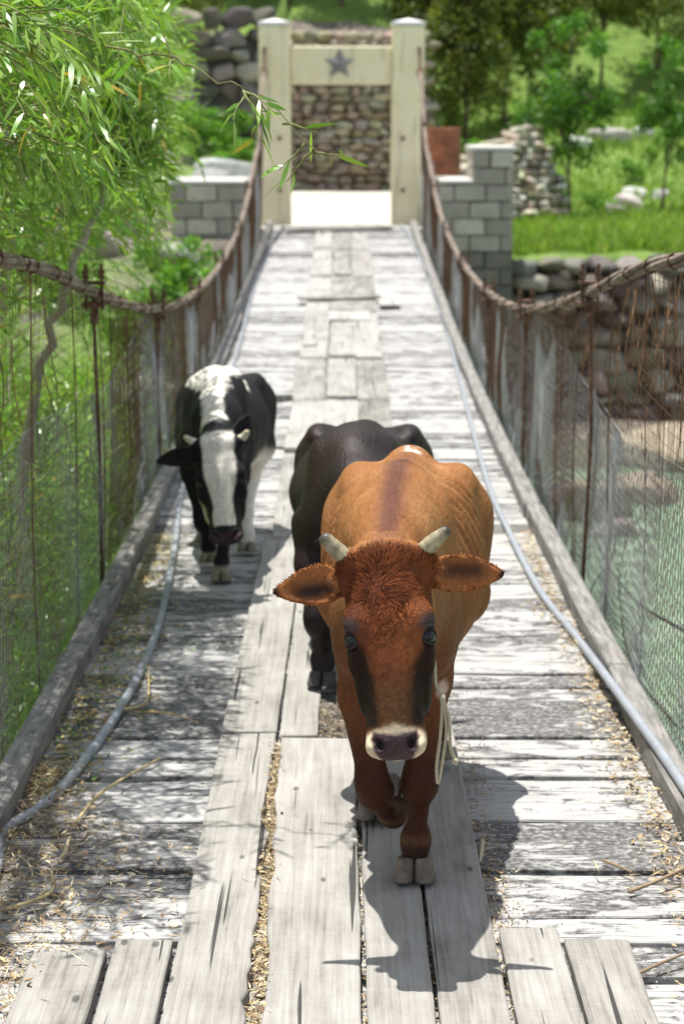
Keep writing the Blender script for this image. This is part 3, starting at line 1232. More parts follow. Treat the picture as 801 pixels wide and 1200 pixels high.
def leaves(m, P, D, N, L, W, col):
    """lance-shaped leaves: P base, D direction, N face normal"""
    n = len(P)
    D = unit(D)
    S = unit(np.cross(D, N))
    N = np.cross(S, D)
    L = np.broadcast_to(L, (n,))[:, None]
    W = np.broadcast_to(W, (n,))[:, None]
    bend = RNG.uniform(-0.02, 0.22, (n, 1)) * L
    V = np.zeros((n, 6, 3))
    V[:, 0] = P
    V[:, 1] = P + D * L * 0.3 + S * W * 0.5 + N * W * 0.12
    V[:, 2] = P + D * L * 0.3 - S * W * 0.5 + N * W * 0.12
    V[:, 3] = P + D * L * 0.66 + S * W * 0.40 + N * W * 0.1 - N * bend * 0.4
    V[:, 4] = P + D * L * 0.66 - S * W * 0.40 + N * W * 0.1 - N * bend * 0.4
    V[:, 5] = P + D * L - N * bend
    b = (np.arange(n) * 6)[:, None, None]
    F = (np.array([[0, 1, 2], [1, 3, 4], [1, 4, 2], [3, 5, 4]])[None] + b).reshape(-1, 3)
    m.add(V.reshape(-1, 3), F, np.repeat(col, 6, 0))


def leaf_quads(m, P, D, N, L, W, col):
    n = len(P)
    D = unit(D)
    S = unit(np.cross(D, N))
    L = np.broadcast_to(L, (n,))[:, None]
    W = np.broadcast_to(W, (n,))[:, None]
    V = np.zeros((n, 4, 3))
    V[:, 0] = P
    V[:, 1] = P + D * L * 0.5 + S * W * 0.5
    V[:, 2] = P + D * L
    V[:, 3] = P + D * L * 0.5 - S * W * 0.5
    F = (np.arange(4)[None] + (np.arange(n) * 4)[:, None])
    m.add(V.reshape(-1, 3), F, np.repeat(col, 4, 0))


def leafcol(n, base, var=0.25, alt=None, p=0.2):
    c = np.array(base)[None] * RNG.uniform(1 - var, 1 + var, (n, 1)) * RNG.uniform(0.9, 1.1, (n, 3))
    if alt is not None:
        k = RNG.random(n) < p
        c[k] = np.array(alt)[None] * RNG.uniform(0.8, 1.2, (k.sum(), 1))
    return c


WILLOW = (0.165, 0.33, 0.036)
WILLOW2 = (0.27, 0.43, 0.075)


def twig(start, d0, length, droop, n=12):
    pts = [np.array(start, float)]
    d = np.array(d0, float)
    st = length / n
    for k in range(n):
        d = d + np.array([0, 0, -droop * st * 3]) + RNG.normal(0, 0.09, 3)
        d = d / np.linalg.norm(d)
        pts.append(pts[-1] + d * st)
    return np.array(pts)


def willow(name, label, limbs, loc, cat='tree', twigs_per_m=9, tlen=(0.5, 1.1), leafL=(0.055, 0.13), group=None, droop=0.55, dens=1.0, r0=0.1, clip=None, bright=1.0):
    root = empty(name, loc, label, cat, group)
    loc = np.array(loc, float)
    mt = MB()
    mt2 = MB()
    ml = MB()
    LP, LD, LN = [], [], []
    for limb, ra, rb, leafy in limbs:
        pts = spline(limb, 8)
        rr = np.linspace(ra, rb, len(pts))
        pts2 = pts + RNG.normal(0, 0.012, pts.shape)
        mt.tube(pts2 - loc, rr, 8, col=np.array((0.46, 0.42, 0.34) if rr[0] > 0.006 else (0.22, 0.20, 0.08)) * RNG.uniform(0.8, 1.1))
        seg = np.linalg.norm(np.diff(pts, axis=0), axis=1)
        tot = seg.sum()
        nt = int(tot * twigs_per_m * dens)
        cum = np.concatenate([[0], np.cumsum(seg)]) / tot
        for _ in range(nt):
            f = leafy + (1 - leafy) * RNG.random() ** 0.8
            p = np.array([np.interp(f, cum, pts[:, a]) for a in range(3)])
            a = RNG.random() * 2 * math.pi
            d0 = np.array([math.cos(a), math.sin(a), RNG.uniform(-0.1, 0.9)])
            tg = np.array([np.interp(min(f + 0.05, 1), cum, pts[:, a2]) for a2 in range(3)]) - p
            d0 = d0 / np.linalg.norm(d0) + 0.7 * tg / (np.linalg.norm(tg) + 1e-6)
            d0 /= np.linalg.norm(d0)
            tw = twig(p, d0, RNG.uniform(*tlen), droop)
            if clip is not None:
                kk = 0
                while kk < len(tw) and clip(tw[kk]):
                    kk += 1
                if kk < 4:
                    continue
                tw = tw[:kk]
            (mt if name == 'willow_sprig' else mt2).tube(tw - loc, np.linspace(0.0045, 0.0012, len(tw)), 4, col=(0.20, 0.22, 0.07), cap=False)
            sl = np.linalg.norm(np.diff(tw, axis=0), axis=1)
            c2 = np.concatenate([[0], np.cumsum(sl)])
            q = np.arange(0.06, c2[-1], 0.026)
            if len(q) < 2:
                continue
            pp = np.stack([np.interp(q, c2, tw[:, a2]) for a2 in range(3)], -1)
            td = np.stack([np.interp(np.minimum(q + 0.03, c2[-1]), c2, tw[:, a2]) for a2 in range(3)], -1) - np.stack([np.interp(np.maximum(q - 0.03, 0), c2, tw[:, a2]) for a2 in range(3)], -1)
            td = unit(td)
            side = unit(np.cross(td, RNG.normal(0, 1, 3)))
            sg = np.where(np.arange(len(q)) % 2 == 0, 1, -1)[:, None]
            ld = td * 0.8 + side * sg * 0.62 + RNG.normal(0, 0.22, pp.shape) + np.array([0, 0, -0.18])
            LP.append(pp)
            LD.append(ld)
            LN.append(RNG.normal(0, 0.55, pp.shape) + np.array([0, 0, 0.9]))
    LP, LD, LN = np.concatenate(LP), np.concatenate(LD), np.concatenate(LN)
    n = len(LP)
    leaves(ml, LP - loc, LD, LN, RNG.uniform(leafL[0], leafL[1], n), RNG.uniform(0.008, 0.018, n), bright * leafcol(n, WILLOW, 0.4, WILLOW2, 0.35) * np.where(RNG.random((n, 1)) < 0.10, np.array([[1.35, 1.2, 2.0]]), 1.0) * np.where(RNG.random((n, 1)) < 0.02, np.array([[2.0, 0.9, 0.9]]), 1.0))
    mt.build('trunk', M['bark'], root, smooth=True)
    if mt2.n:
        mt2.build('twigs', M['bark'], root, smooth=True)
    ml.build('crown', M['leaf'], root, smooth=True)
    return root


def clip_walk(p):
    """branches do not hang into the way over the deck"""
    if p[0] > -1.0 and p[2] < deck_z(p[1]) + 1.42:
        return False
    if p[0] > -0.46 - 0.036 * p[1]:
        return False
    if p[0] > -1.24 and p[2] < cable_z(p[1]) + 0.05:
        return False
    return True


FK = (-2.25, 10.2, 0.2)
limbs = [
    ([(-2.75, 10.6, -3.0), (-2.6, 10.5, -1.0), FK], 0.13, 0.08, 0.6),
    ([FK, (-1.85, 9.9, 1.1), (-1.5, 9.0, 2.1), (-1.25, 7.8, 2.6), (-1.0, 6.6, 2.8)], 0.045, 0.010, 0.3),
    ([FK, (-2.4, 9.2, 1.5), (-2.1, 7.8, 2.3), (-1.6, 6.6, 2.6), (-1.25, 5.8, 2.55), (-1.0, 5.2, 2.45)], 0.05, 0.010, 0.3),
    ([FK, (-2.0, 10.7, 1.3), (-1.7, 11.2, 2.3), (-1.45, 11.7, 3.0)], 0.04, 0.012, 0.4),
    ([FK, (-2.5, 9.0, 1.0), (-2.1, 7.9, 1.5), (-1.7, 7.0, 1.8), (-1.35, 6.2, 1.9)], 0.04, 0.010, 0.2),
    ([(-1.25, 7.8, 2.6), (-0.95, 7.3, 2.75), (-0.75, 6.6, 2.7)], 0.018, 0.005, 0.0),
    ([(-1.6, 6.6, 2.6), (-1.2, 6.2, 2.3), (-1.0, 5.9, 2.15)], 0.014, 0.005, 0.0),
    ([(-1.5, 9.0, 2.1), (-1.25, 8.8, 2.45), (-0.95, 8.5, 2.6)], 0.02, 0.005, 0.0),
    ([(-1.7, 11.2, 2.3), (-1.4, 10.9, 2.6), (-1.1, 10.6, 2.75)], 0.02, 0.005, 0.0),
    ([(-1.85, 9.9, 1.1), (-1.5, 9.6, 1.6), (-1.3, 9.3, 1.9)], 0.02, 0.005, 0.0),
    ([(-2.1, 7.8, 2.3), (-1.6, 7.6, 2.2), (-1.25, 7.4, 2.1)], 0.02, 0.005, 0.0),
    ([(-2.0, 10.7, 1.3), (-1.75, 11.2, 1.6), (-1.5, 11.6, 1.8)], 0.02, 0.005, 0.0),
    ([(-1.7, 11.2, 2.3), (-1.35, 11.6, 2.5), (-1.0, 12.0, 2.55)], 0.02, 0.005, 0.0),
    ([(-2.0, 10.7, 1.3), (-1.7, 12.2, 1.9), (-1.25, 13.0, 2.3)], 0.02, 0.005, 0.1),
    ([(-1.85, 9.3, -1.2), (-1.55, 9.0, 0.6), (-1.30, 8.8, 1.42), (-1.05, 8.6, 1.95), (-0.98, 8.3, 2.35)], 0.032, 0.012, 0.85),
]
willow('willow_tree', 'leafy green willow with pale limbs leaning over the left side of the bridge', limbs, (-2.75, 10.6, -2.6), twigs_per_m=40, tlen=(0.4, 0.95), clip=clip_walk, droop=0.5)
# a long sprig of the willow reaching over the way
sp = willow('willow_sprig', 'single thin willow sprig hanging across the left gate post, higher than the rest', [([(-1.02, 5.75, 2.56), (-0.62, 5.6, 2.42), (-0.33, 5.5, 2.335), (-0.06, 5.4, 2.12)], 0.004, 0.0015, 0.5)], (-1.02, 5.75, 2.56), cat='twig', twigs_per_m=11, tlen=(0.10, 0.2), droop=1.2)
# willow shrubs growing beside the left net
shr = [((-1.62, 6.9, -2.5), 3.0, 'willow shrub nearest the camera behind the left net'), ((-1.75, 7.9, -2.5), 3.5, 'willow shrub behind the left net beside the first cable clamp'),
       ((-1.65, 9.0, -2.5), 3.2, 'willow shrub behind the left net, third from the camera'), ((-1.95, 10.1, -2.5), 3.4, 'willow shrub at the foot of the willow trunk'), ((-1.75, 11.4, -2.5), 2.9, 'willow shrub behind the left net just past the willow trunk'),
       ((-1.85, 13.0, -2.5), 2.5, 'willow shrub behind the left net beside the black and white cow'), ((-2.6, 12.2, -2.3), 3.2, 'tall willow shrub standing farther back from the left net'), ((-2.1, 15.0, -2.4), 2.3, 'low willow shrub past the black and white cow'), ((-2.5, 17.5, -2.0), 2.0, 'farthest willow shrub below the left pier'),
       ((-3.0, 14.2, -2.2), 3.2, 'big willow shrub behind the others at the left, between the bank rocks and the net'), ((-3.4, 16.8, -1.8), 2.6, 'willow shrub on the left bank below the pale rocks')]
for (b, h, lab) in shr:
    lim = []
    for k in range(12):
        a = RNG.random() * 6.28
        sp = RNG.uniform(0.15, 0.55)
        p0 = np.array(b) + np.array([math.cos(a), math.sin(a), 0]) * 0.08
        p1 = p0 + np.array([math.cos(a) * sp * 0.5, math.sin(a) * sp * 0.8, h * 0.45])
        p2 = p0 + np.array([math.cos(a) * sp, math.sin(a) * sp * 1.5, h * RNG.uniform(0.8, 1.0)])
        if p2[0] > -1.4:
            p2[0] = -1.4 - 0.2 * RNG.random()
        lim.append(([p0, p1, p2], 0.016, 0.004, 0.12))
    willow('willow_shrub', lab, lim, b, cat='shrub', twigs_per_m=11, tlen=(0.3, 0.7), group='willow shrubs behind the left net', droop=0.35, clip=clip_walk, bright=1.35)


def crown_points(n, rx, ry, rz, lumps, seed, hollow=0.35):
    """leaf positions gathered in clumps through an uneven crown"""
    rg = np.random.default_rng(seed)
    C = rg.normal(0, 1, (lumps, 3))
    C = unit(C) * (rg.random((lumps, 1)) ** 0.45)
    C[:, 2] = C[:, 2] * 0.95
    rad = rg.uniform(0.16, 0.34, lumps)
    k = rg.integers(0, lumps, n)
    d = unit(rg.normal(0, 1, (n, 3)))
    r = rg.random((n, 1)) ** 0.5
    P = C[k] + d * r * rad[k][:, None] * np.array([1, 1, 0.7])
    return P * np.array([rx, ry, rz]), d, k


def tree_kind(name, h, trunk_h, rx, rz, n, col, alt, seed, lumps=40, leaf=(0.07, 0.12), lean=0.0, label='', loc=(0, 0, 0), cat='tree', conifer=False, bark=(0.12, 0.09, 0.06), group='trees behind the gate', r0=0.07):
    root = empty(name, loc, label, cat, group)
    rg = np.random.default_rng(seed)
    mt = MB()
    tp = spline([(0, 0, -0.3), (lean * 0.3, 0.03, trunk_h * 0.5), (lean * 0.7, 0, trunk_h), (lean, 0, h * 0.86)], 6)
    mt.tube(tp, np.linspace(r0, r0 * 0.2, len(tp)), 8, col=bark)
    P, d, k = crown_points(n, rx, rx, rz, lumps, seed)
    zc = h - rz
    if conifer:
        f = np.clip((P[:, 2] + rz) / (2 * rz), 0, 1)
        sc = (1.15 - f) ** 0.8
        P[:, 0] *= sc
        P[:, 1] *= sc
    P = P + np.array([lean, 0, zc])
    for _ in range(14):
        q = P[rg.integers(n)]
        z0 = trunk_h * 0.8 + (h * 0.8 - trunk_h * 0.8) * rg.random() * 0.8
        a = np.array([np.interp(z0, tp[:, 2], tp[:, 0]), 0, z0])
        mid = (a + q) / 2 + np.array([0, 0, 0.1])
        mt.tube(spline([a, mid, q], 4), np.linspace(r0 * 0.4, r0 * 0.08, 9), 5, col=bark, cap=False)
    mt.build('trunk', M['bark'], root, smooth=True)
    ml = MB()
    D = rg.normal(0, 1, (n, 3)) + d * 0.8 + np.array([0, 0, -0.25])
    N = rg.normal(0, 0.8, (n, 3)) + np.array([0, 0, 0.8])
    lc = leafcol(n, col, 0.25, alt, 0.25) * np.random.default_rng(seed + 5).uniform(0.75, 1.25, lumps)[k][:, None]
    Ls = rg.uniform(leaf[0], leaf[1], n)
    leaf_quads(ml, P, D, N, Ls, Ls * 0.62, lc)
    ml.build('crown', M['leaf_far'], root)
    return root


G1, G1b = (0.105, 0.145, 0.024), (0.22, 0.255, 0.055)
G2, G2b = (0.18, 0.225, 0.05), (0.28, 0.32, 0.10)
G3, G3b = (0.12, 0.28, 0.03), (0.22, 0.40, 0.06)


def gplace(px, yy):
    x = at_depth(px, 200, yy)[0]
    return (float(x), yy, float(ground_z(x, yy)) - 0.05)


tA = tree_kind('cypress_tree', 5.6, 1.0, 1.5, 2.6, 9000, G1, G1b, 21, 60, (0.09, 0.16), conifer=True, label='dense dark green tree just right of the gate post', loc=gplace(545, 43.0))
tB = tree_kind('broadleaf_tree', 5.2, 1.6, 1.7, 1.9, 8000, G2, G2b, 22, 46, (0.09, 0.15), label='yellow green bushy tree above the gate beam', loc=gplace(400, 46.5))
tC = tree_kind('young_tree', 3.9, 1.0, 0.95, 1.50, 4600, (0.075, 0.19, 0.022), (0.14, 0.30, 0.04), 23, 34, (0.07, 0.12), label='small bright green tree with a slim trunk on the grass terrace', loc=gplace(668, 35.5), group='young trees on the grass terrace', r0=0.05, lean=-0.05)
copy_tree(tC, gplace(778, 37.0), 2.0, (0.8, 0.8, 0.9), 'thin young tree at the right edge of the grass terrace')
bgt = [
    (tA, 505, 45.5, 0.4, 0.95, 'dark tree rising directly behind the right gate post'), (tA, 590, 46.0, 1.7, 1.05, 'dark tree between the dense tree and the small bright one'),
    (tB, 340, 48.0, 1.2, 1.0, 'yellow green tree above the left gate post'), (tB, 450, 49.5, 2.9, 1.0, 'pale tree standing behind the right end of the gate beam'),
    (tB, 255, 47.0, 4.0, 0.9, 'green tree on top of the dark wall left of the gate'), (tA, 640, 50.0, 3.0, 1.1, 'dark tree behind the small bright tree'), (tB, 700, 49.0, 5.0, 0.9, 'yellow green tree above the pale rocks'),
    (tA, 765, 51.0, 4.2, 1.1, 'dark tree at the upper right corner of the slope'), (tB, 825, 47.5, 0.8, 0.9, 'tree cut by the right edge of the picture'), (tA, 395, 53.0, 2.2, 1.1, 'dark tree farthest up the hill above the star'),
    (tB, 560, 54.0, 3.6, 1.1, 'pale tree on the hill above the dense dark tree'), (tA, 300, 53.5, 5.5, 1.1, 'dark tree on the hill left of the gate'), (tB, 190, 44.0, 1.9, 1.0, 'bushy tree behind the willow on the left bank'),
    (tA, 120, 45.0, 0.3, 1.0, 'dark tree behind the willow near the left edge'), (tB, 40, 43.0, 2.4, 1.1, 'bushy tree at the far left behind the willow'), (tA, 690, 56.0, 0.9, 1.2, 'dark tree high on the hill right of centre'),
    (tB, 780, 57.0, 2.8, 1.2, 'highest tree on the hill at the right'), (tA, 470, 57.5, 1.3, 1.2, 'dark tree highest on the hill right of the beam'), (tB, 220, 55.0, 3.3, 1.1, 'pale tree high on the hill at the left')]
for (src, px, yy, rz, s, lab) in bgt:
    copy_tree(src, gplace(px, yy), rz, s, lab)
# shrubs
sB = tree_kind('shrub', 1.5, 0.4, 0.85, 0.72, 2200, G3, G3b, 31, 26, (0.07, 0.13), label='bluish green shrub between the barrel and the dense dark tree', loc=gplace(538, 38.0), cat='shrub', group='shrubs on the far bank', r0=0.03)
for (px, yy, rz, s, lab) in ((700, 36.8, 1.0, 0.4, 'low shrub at the right of the small tree trunk'), (738, 40.5, 2.0, 0.4, 'low shrub between the pale rocks'), (640, 37.5, 3.0, 0.6, 'low shrub at the foot of the rubble wall'),
                             (205, 24.0, 0.5, 0.75, 'yellow green shrub beside the left pier'), (155, 22.0, 1.5, 0.75, 'shrub on the left bank under the willow limbs'), (230, 21.0, 2.5, 0.55, 'low shrub below the left pier near the net'), (120, 27.5, 3.5, 0.9, 'shrub behind the pale rock on the left bank'), (232, 39.0, 2.2, 0.9, 'shrub under the dark stacked wall at the left'), (262, 39.6, 3.6, 0.8, 'shrub between the dark wall and the white rubble'), (60, 24, 4.4, 1.0, 'shrub on the left bank behind the willow trunk'), (280, 36.5, 5.2, 0.6, 'small shrub left of the gate by the white rubble')):
    copy_tree(sB, gplace(px, yy), rz, s, lab)

# grass on the terrace, the slope and the left bank
n = 26000
gxx = RNG.uniform(2.5, 11.5, n)
gyy = 28.9 + 20 * RNG.random(n) ** 1.7
P3 = np.stack([gxx, gyy, ground_z(gxx, gyy)], -1)
mb = MB()
L = RNG.uniform(0.10, 0.30, n) * (0.6 + 0.8 * fbm(P3, 0.5, 4))
leaf_quads(mb, P3, RNG.normal(0, 0.35, (n, 3)) + np.array([0, 0, 1]), RNG.normal(0, 1, (n, 3)) * np.array([1, 1, 0.3]), L, 0.035, leafcol(n, (0.21, 0.35, 0.05), 0.3, (0.33, 0.42, 0.12), 0.35))
n = 9000
gxx = RNG.uniform(-6.5, -2.4, n)
gyy = RNG.uniform(12, 30, n)
P3 = np.stack([gxx, gyy, ground_z(gxx, gyy)], -1)
k = fbm(P3, 0.5, 8) > 0.45
P3 = P3[k]
n = len(P3)
leaf_quads(mb, P3, RNG.normal(0, 0.4, (n, 3)) + np.array([0, 0, 1]), RNG.normal(0, 1, (n, 3)) * np.array([1, 1, 0.3]), RNG.uniform(0.1, 0.3, n), 0.03, leafcol(n, (0.10, 0.22, 0.03), 0.3, (0.2, 0.28, 0.07), 0.3))
tag(mb.build('grass', M['grass']), 'bright green grass covering the terrace and the slopes of both banks', 'grass', kind='stuff')

# ------------------------------------------------------------------ pipes
for s, pts, lab in ((1, [(470, 263), (484, 285), (500, 322), (522, 385), (541, 455), (570, 562), (597, 625), (632, 692), (676, 748), (728, 818), (801, 922)], 'blue grey plastic pipe running along the right kerb of the deck'),
                    (-1, [(318, 285), (298, 335), (280, 405), (262, 455), (236, 520), (213, 575), (205, 640), (186, 732), (150, 815), (92, 900), (48, 945), (0, 978)], 'blue grey plastic pipe curving along the left side of the deck')):
    P = []
    for (a, b) in pts:
        hh = 0.02
        q = on_deck(a, b, hh)
        if s > 0 and b > 560:
            q = on_deck(a, b, 0.11)
            if q[0] < 1.0:
                q = on_deck(a, b, 0.022 + 0.085 * float(sstep(0.93, 1.0, q[0])))
        P.append(q)
    e = P[-1] + (P[-1] - P[-2]) * 1.2
    e2 = e + (P[-1] - P[-2]) * 3
    for q in (e, e2):
        q[2] = float(deck_z(q[1])) + (0.11 if s > 0 else 0.02)
        q[0] = min(q[0], 1.06) if s > 0 else max(q[0], -0.97)
    P += [e, e2]
    P = spline(P, 10)
    m = MB()
    m.tube(P, 0.0165, 10)
    f = len(P) - 30
    for jn in ((0.86,) if s < 0 else ()):
        a = int(len(P) * jn)
        m.tube(P[a:a + 3], 0.020, 10)
    tag(m.build('plastic_pipe', M['hose'], smooth=True), lab, 'pipe')

# ------------------------------------------------------------------ loose boards and stones lying on the deck


def loose_board(p0, p1, w, th, lab, tone=0.55, mat='runner', lift=0.045):
    a, b = on_deck(*p0), on_deck(*p1)
    c = (a + b) / 2
    L = np.linalg.norm(b - a)
    m = MB()
    m.box((0, 0, th / 2), (L, w, th), col=(RNG.random(), tone, 0), jit=0.004)
    o = m.build('loose_board', M[mat], bevel=0.004)
    o.location = (c[0], c[1], float(deck_z(c[1])) + lift)
    o.rotation_euler = (math.atan(0.004352 * c[1] - 0.04943), 0, math.atan2(b[1] - a[1], b[0] - a[0]))
    return tag(o, lab, 'board', 'loose boards lying on the deck')


loose_board((350, 357), (447, 354), 0.16, 0.03, 'brownish loose board lying across the middle of the far deck', 0.25)
loose_board((386, 376), (433, 376), 0.62, 0.012, 'almost white square board patching the far deck', 0.95)
loose_board((444, 360), (468, 360), 0.5, 0.02, 'small white slab at the right end of the brownish cross board', 0.95)
loose_board((322, 478), (341, 477), 0.07, 0.05, 'short yellowish timber offcut beside the black and white cow', 0.4)
loose_board((334, 272), (460, 268), 0.3, 0.03, 'wide worn board across the deck end below the gate', 0.75)
loose_board((355, 405), (372, 405), 0.7, 0.012, 'pale patch board left of the white square one', 0.7)

# sticks


def stick(pts, r, col, lab, name='stick'):
    P = [on_deck(a, b, h) for (a, b, h) in pts]
    m = MB()
    m.tube(spline(P, 6), np.linspace(r, r * 0.6, (len(P) - 1) * 6 + 1), 6, col=col)
    return tag(m.build(name, M['litter'], smooth=True), lab, 'stick')


STR = (0.55, 0.44, 0.22)
stick([(88, 965, 0.02), (112, 935, 0.03), (140, 915, 0.03), (188, 888, 0.02)], 0.006, STR, 'long bent straw stalk lying across the planks on the left')
stick([(5, 1066, 0.02), (40, 1055, 0.03), (62, 1042, 0.03), (60, 1018, 0.02)], 0.006, STR, 'kinked straw stalk by the litter at the lower left')
stick([(75, 1004, 0.015), (82, 981, 0.015)], 0.009, (0.6, 0.5, 0.3), 'short pale reed piece below the left pipe')
stick([(145, 832, 0.02), (172, 822, 0.03), (174, 786, 0.03)], 0.006, STR, 'bent yellow stalk beside the left pipe')
stick([(160, 834, 0.015), (200, 836, 0.02), (232, 847, 0.015)], 0.004, (0.5, 0.36, 0.16), 'thin yellow stem on the left planks behind the bent stalk')
stick([(736, 1045, 0.02), (770, 1032, 0.03), (801, 1018, 0.04), (850, 1000, 0.08)], 0.006, (0.30, 0.22, 0.14), 'brown twig reaching in from the right edge')
stick([(742, 1143, 0.02), (775, 1128, 0.03), (815, 1112, 0.04)], 0.005, (0.26, 0.19, 0.12), 'thin brown twig at the lower right')
stick([(565, 985, 0.02), (563, 1003, 0.02), (562, 1010, 0.02)], 0.007, (0.55, 0.5, 0.36), 'short upright straw beside the runner boards')
stick([(705, 1008, 0.02), (722, 1014, 0.02), (740, 1022, 0.02)], 0.004, (0.32, 0.22, 0.12), 'small brown twig near the right kerb')

# litter: straw, leaves and grit gathered at the kerbs and between the boards
mb = MB()


def litter(n, xf, yf, L=(0.015, 0.06), W=(0.002, 0.005), cols=((0.50, 0.40, 0.22), (0.36, 0.25, 0.12), (0.22, 0.14, 0.08), (0.62, 0.54, 0.36)), h=0.02, leafy=0.2):
    y = yf(n)
    x = xf(y, n)
    z = deck_z(y) + RNG.random(n) ** 2 * h + 0.006
    P = np.stack([x, y, z], -1)
    D = RNG.normal(0, 1, (n, 3)) * np.array([1, 1, 0.18])
    N = RNG.normal(0, 0.35, (n, 3)) + np.array([0, 0, 1])
    c = np.array(cols)[RNG.integers(0, len(cols), n)] * RNG.uniform(0.7, 1.2, (n, 1))
    Ls = RNG.uniform(L[0], L[1], n)
    Ws = RNG.uniform(W[0], W[1], n)
    k = RNG.random(n) < leafy
    Ls[k] = np.minimum(Ls[k], 0.032)
    Ws[k] = Ls[k] * 0.33
    leaf_quads(mb, P, D, N, Ls, Ws, c)


litter(5200, lambda y, n: -1.0 + np.abs(RNG.normal(0, 1, n)) * (0.05 + 0.17 * np.exp(-((y - 4.8) / 0.9) ** 2) + 0.04 * np.sin(y * 3)), lambda n: 3.6 + 2.3 * RNG.random(n), h=0.04, leafy=0.12)
litter(2600, lambda y, n: -0.99 + np.abs(RNG.normal(0, 1, n)) * (0.09 + 0.06 * np.exp(-((y - 7.2) / 0.7) ** 2)), lambda n: 5.6 + 4.0 * RNG.random(n), L=(0.02, 0.05), h=0.03, leafy=0.7, cols=((0.55, 0.42, 0.16), (0.36, 0.22, 0.10), (0.45, 0.38, 0.15), (0.3, 0.27, 0.1), (0.12, 0.25, 0.05)))
litter(4200, lambda y, n: -0.185 + RNG.normal(0, 0.022, n) - 0.035 * (y - 4.0) / 2.0, lambda n: 3.6 + 2.5 * RNG.random(n), L=(0.01, 0.045), h=0.035, leafy=0.25)
litter(1500, lambda y, n: RNG.choice([0.05, 0.222, 0.395], n) + RNG.normal(0, 0.006, n), lambda n: 3.4 + 2.7 * RNG.random(n), L=(0.006, 0.025), h=0.025, leafy=0.4)
litter(1500, lambda y, n: -0.09 + RNG.random(n) * 0.26, lambda n: Y1 - 0.02 + 0.5 * RNG.random(n), L=(0.01, 0.05), h=0.03, leafy=0.35, cols=((0.22, 0.17, 0.11), (0.34, 0.27, 0.18), (0.15, 0.11, 0.07)))
litter(2600, lambda y, n: 0.99 - np.abs(RNG.normal(0, 1, n)) * (0.045 + 0.035 * np.sin(y * 4.1) ** 2), lambda n: 3.8 + 6.0 * RNG.random(n), h=0.03, leafy=0.3)
litter(350, lambda y, n: RNG.uniform(-0.95, 0.95, n), lambda n: 3.6 + 8 * RNG.random(n) ** 1.3, L=(0.006, 0.03), h=0.012, leafy=0.3)
litter(500, lambda y, n: 0.41 + np.abs(RNG.normal(0, 0.03, n)), lambda n: 4.4 + 1.6 * RNG.random(n), L=(0.005, 0.025), leafy=0.4)
# grit
n = 2400
gy_ = 3.6 + 3.2 * RNG.random(n)
gx_ = np.where(RNG.random(n) < 0.5, 0.40 + np.abs(RNG.normal(0, 0.05, n)), RNG.choice([-0.18, -0.08, 0.05], n) + RNG.normal(0, 0.03, n))
gx_ = np.where(RNG.random(n) < 0.25, RNG.uniform(-0.95, 0.95, n), gx_)
oct_v = np.array([[1, 0, 0], [-1, 0, 0], [0, 1, 0], [0, -1, 0], [0, 0, 1], [0, 0, -1]], float)
oct_f = np.array([[0, 2, 4], [2, 1, 4], [1, 3, 4], [3, 0, 4], [2, 0, 5], [1, 2, 5], [3, 1, 5], [0, 3, 5]])
rr = RNG.uniform(0.0012, 0.0042, n)
V = oct_v[None] * rr[:, None, None] * RNG.uniform(0.6, 1.3, (n, 6, 1)) + np.stack([gx_, gy_, deck_z(gy_) + 0.004], -1)[:, None]
Fg = (oct_f[None] + (np.arange(n) * 6)[:, None, None]).reshape(-1, 3)
mb.add(V.reshape(-1, 3), Fg, np.repeat(np.array((0.3, 0.27, 0.23))[None] * RNG.uniform(0.5, 1.5, (n, 1)), 6, 0))
tag(mb.build('straw_litter', M['litter']), 'dry straw, dead leaves and grit scattered along the kerbs and between the boards', 'litter', kind='stuff')

# dead brown stems tangled in the nets
for s, lab in ((-1, 'brown dead stems and rootlets tangled in the left net'), (1, 'rusty brown dead stems hanging in the right net above the water')):
    mb = MB()
    nst = 40 if s < 0 else 75
    for q in range(nst):
        yy = RNG.uniform(4.2, 12.0) if s < 0 else RNG.choice([RNG.uniform(5.2, 9.5), RNG.uniform(6.0, 8.0)])
        zt = float(cable_z(yy)) - 0.02 - abs(RNG.normal(0, 0.12))
        if s < 0:
            zt -= RNG.random() * 0.7
        ln = RNG.uniform(0.25, 0.75)
        t = np.linspace(0, 1, 7)
        sw = RNG.normal(0, 0.10)
        X = s * (1.165 + 0.025 * np.sin(t * 5 + q) + RNG.random() * 0.04)
        P = np.stack([X, yy + sw * t + 0.02 * np.sin(t * 7 + q), zt - ln * t], -1)
        mb.tube(P, np.linspace(0.0028, 0.0010, 7) * RNG.uniform(0.5, 1.2), 4, col=np.array((0.22, 0.12, 0.06)) * RNG.uniform(0.5, 1.5), cap=False)
    tag(mb.build('dead_stems', M['litter']), lab, 'dead stems', kind='stuff')
# branches of driftwood and bare twigs behind the right net
bt = [([(700, 800), (690, 700), (720, 640), (700, 560)], 1.32, 'thin bare branch rising behind the right net over the water'), ([(801, 740), (740, 700), (700, 640), (690, 600)], 1.28, 'bare branch slanting up to the left behind the right net'), ([(790, 850), (740, 780), (725, 690), (735, 620)], 1.35, 'dark bare branch low behind the right net')]
for pts, X, lab in bt:
    P = []
    for (a, b) in pts:
        r = ray(a, b)
        t = X / r[0]
        P.append(np.array([0, 0, CAMZ]) + r * t)
    m = MB()
    m.tube(spline(P, 8), np.linspace(0.007, 0.003, 25), 6, col=(0.10, 0.075, 0.05))
    tag(m.build('bare_branch', M['litter'], smooth=True), lab, 'branch', 'bare branches behind the right net')

# ------------------------------------------------------------------ cattle: bodies are grown from distance fields


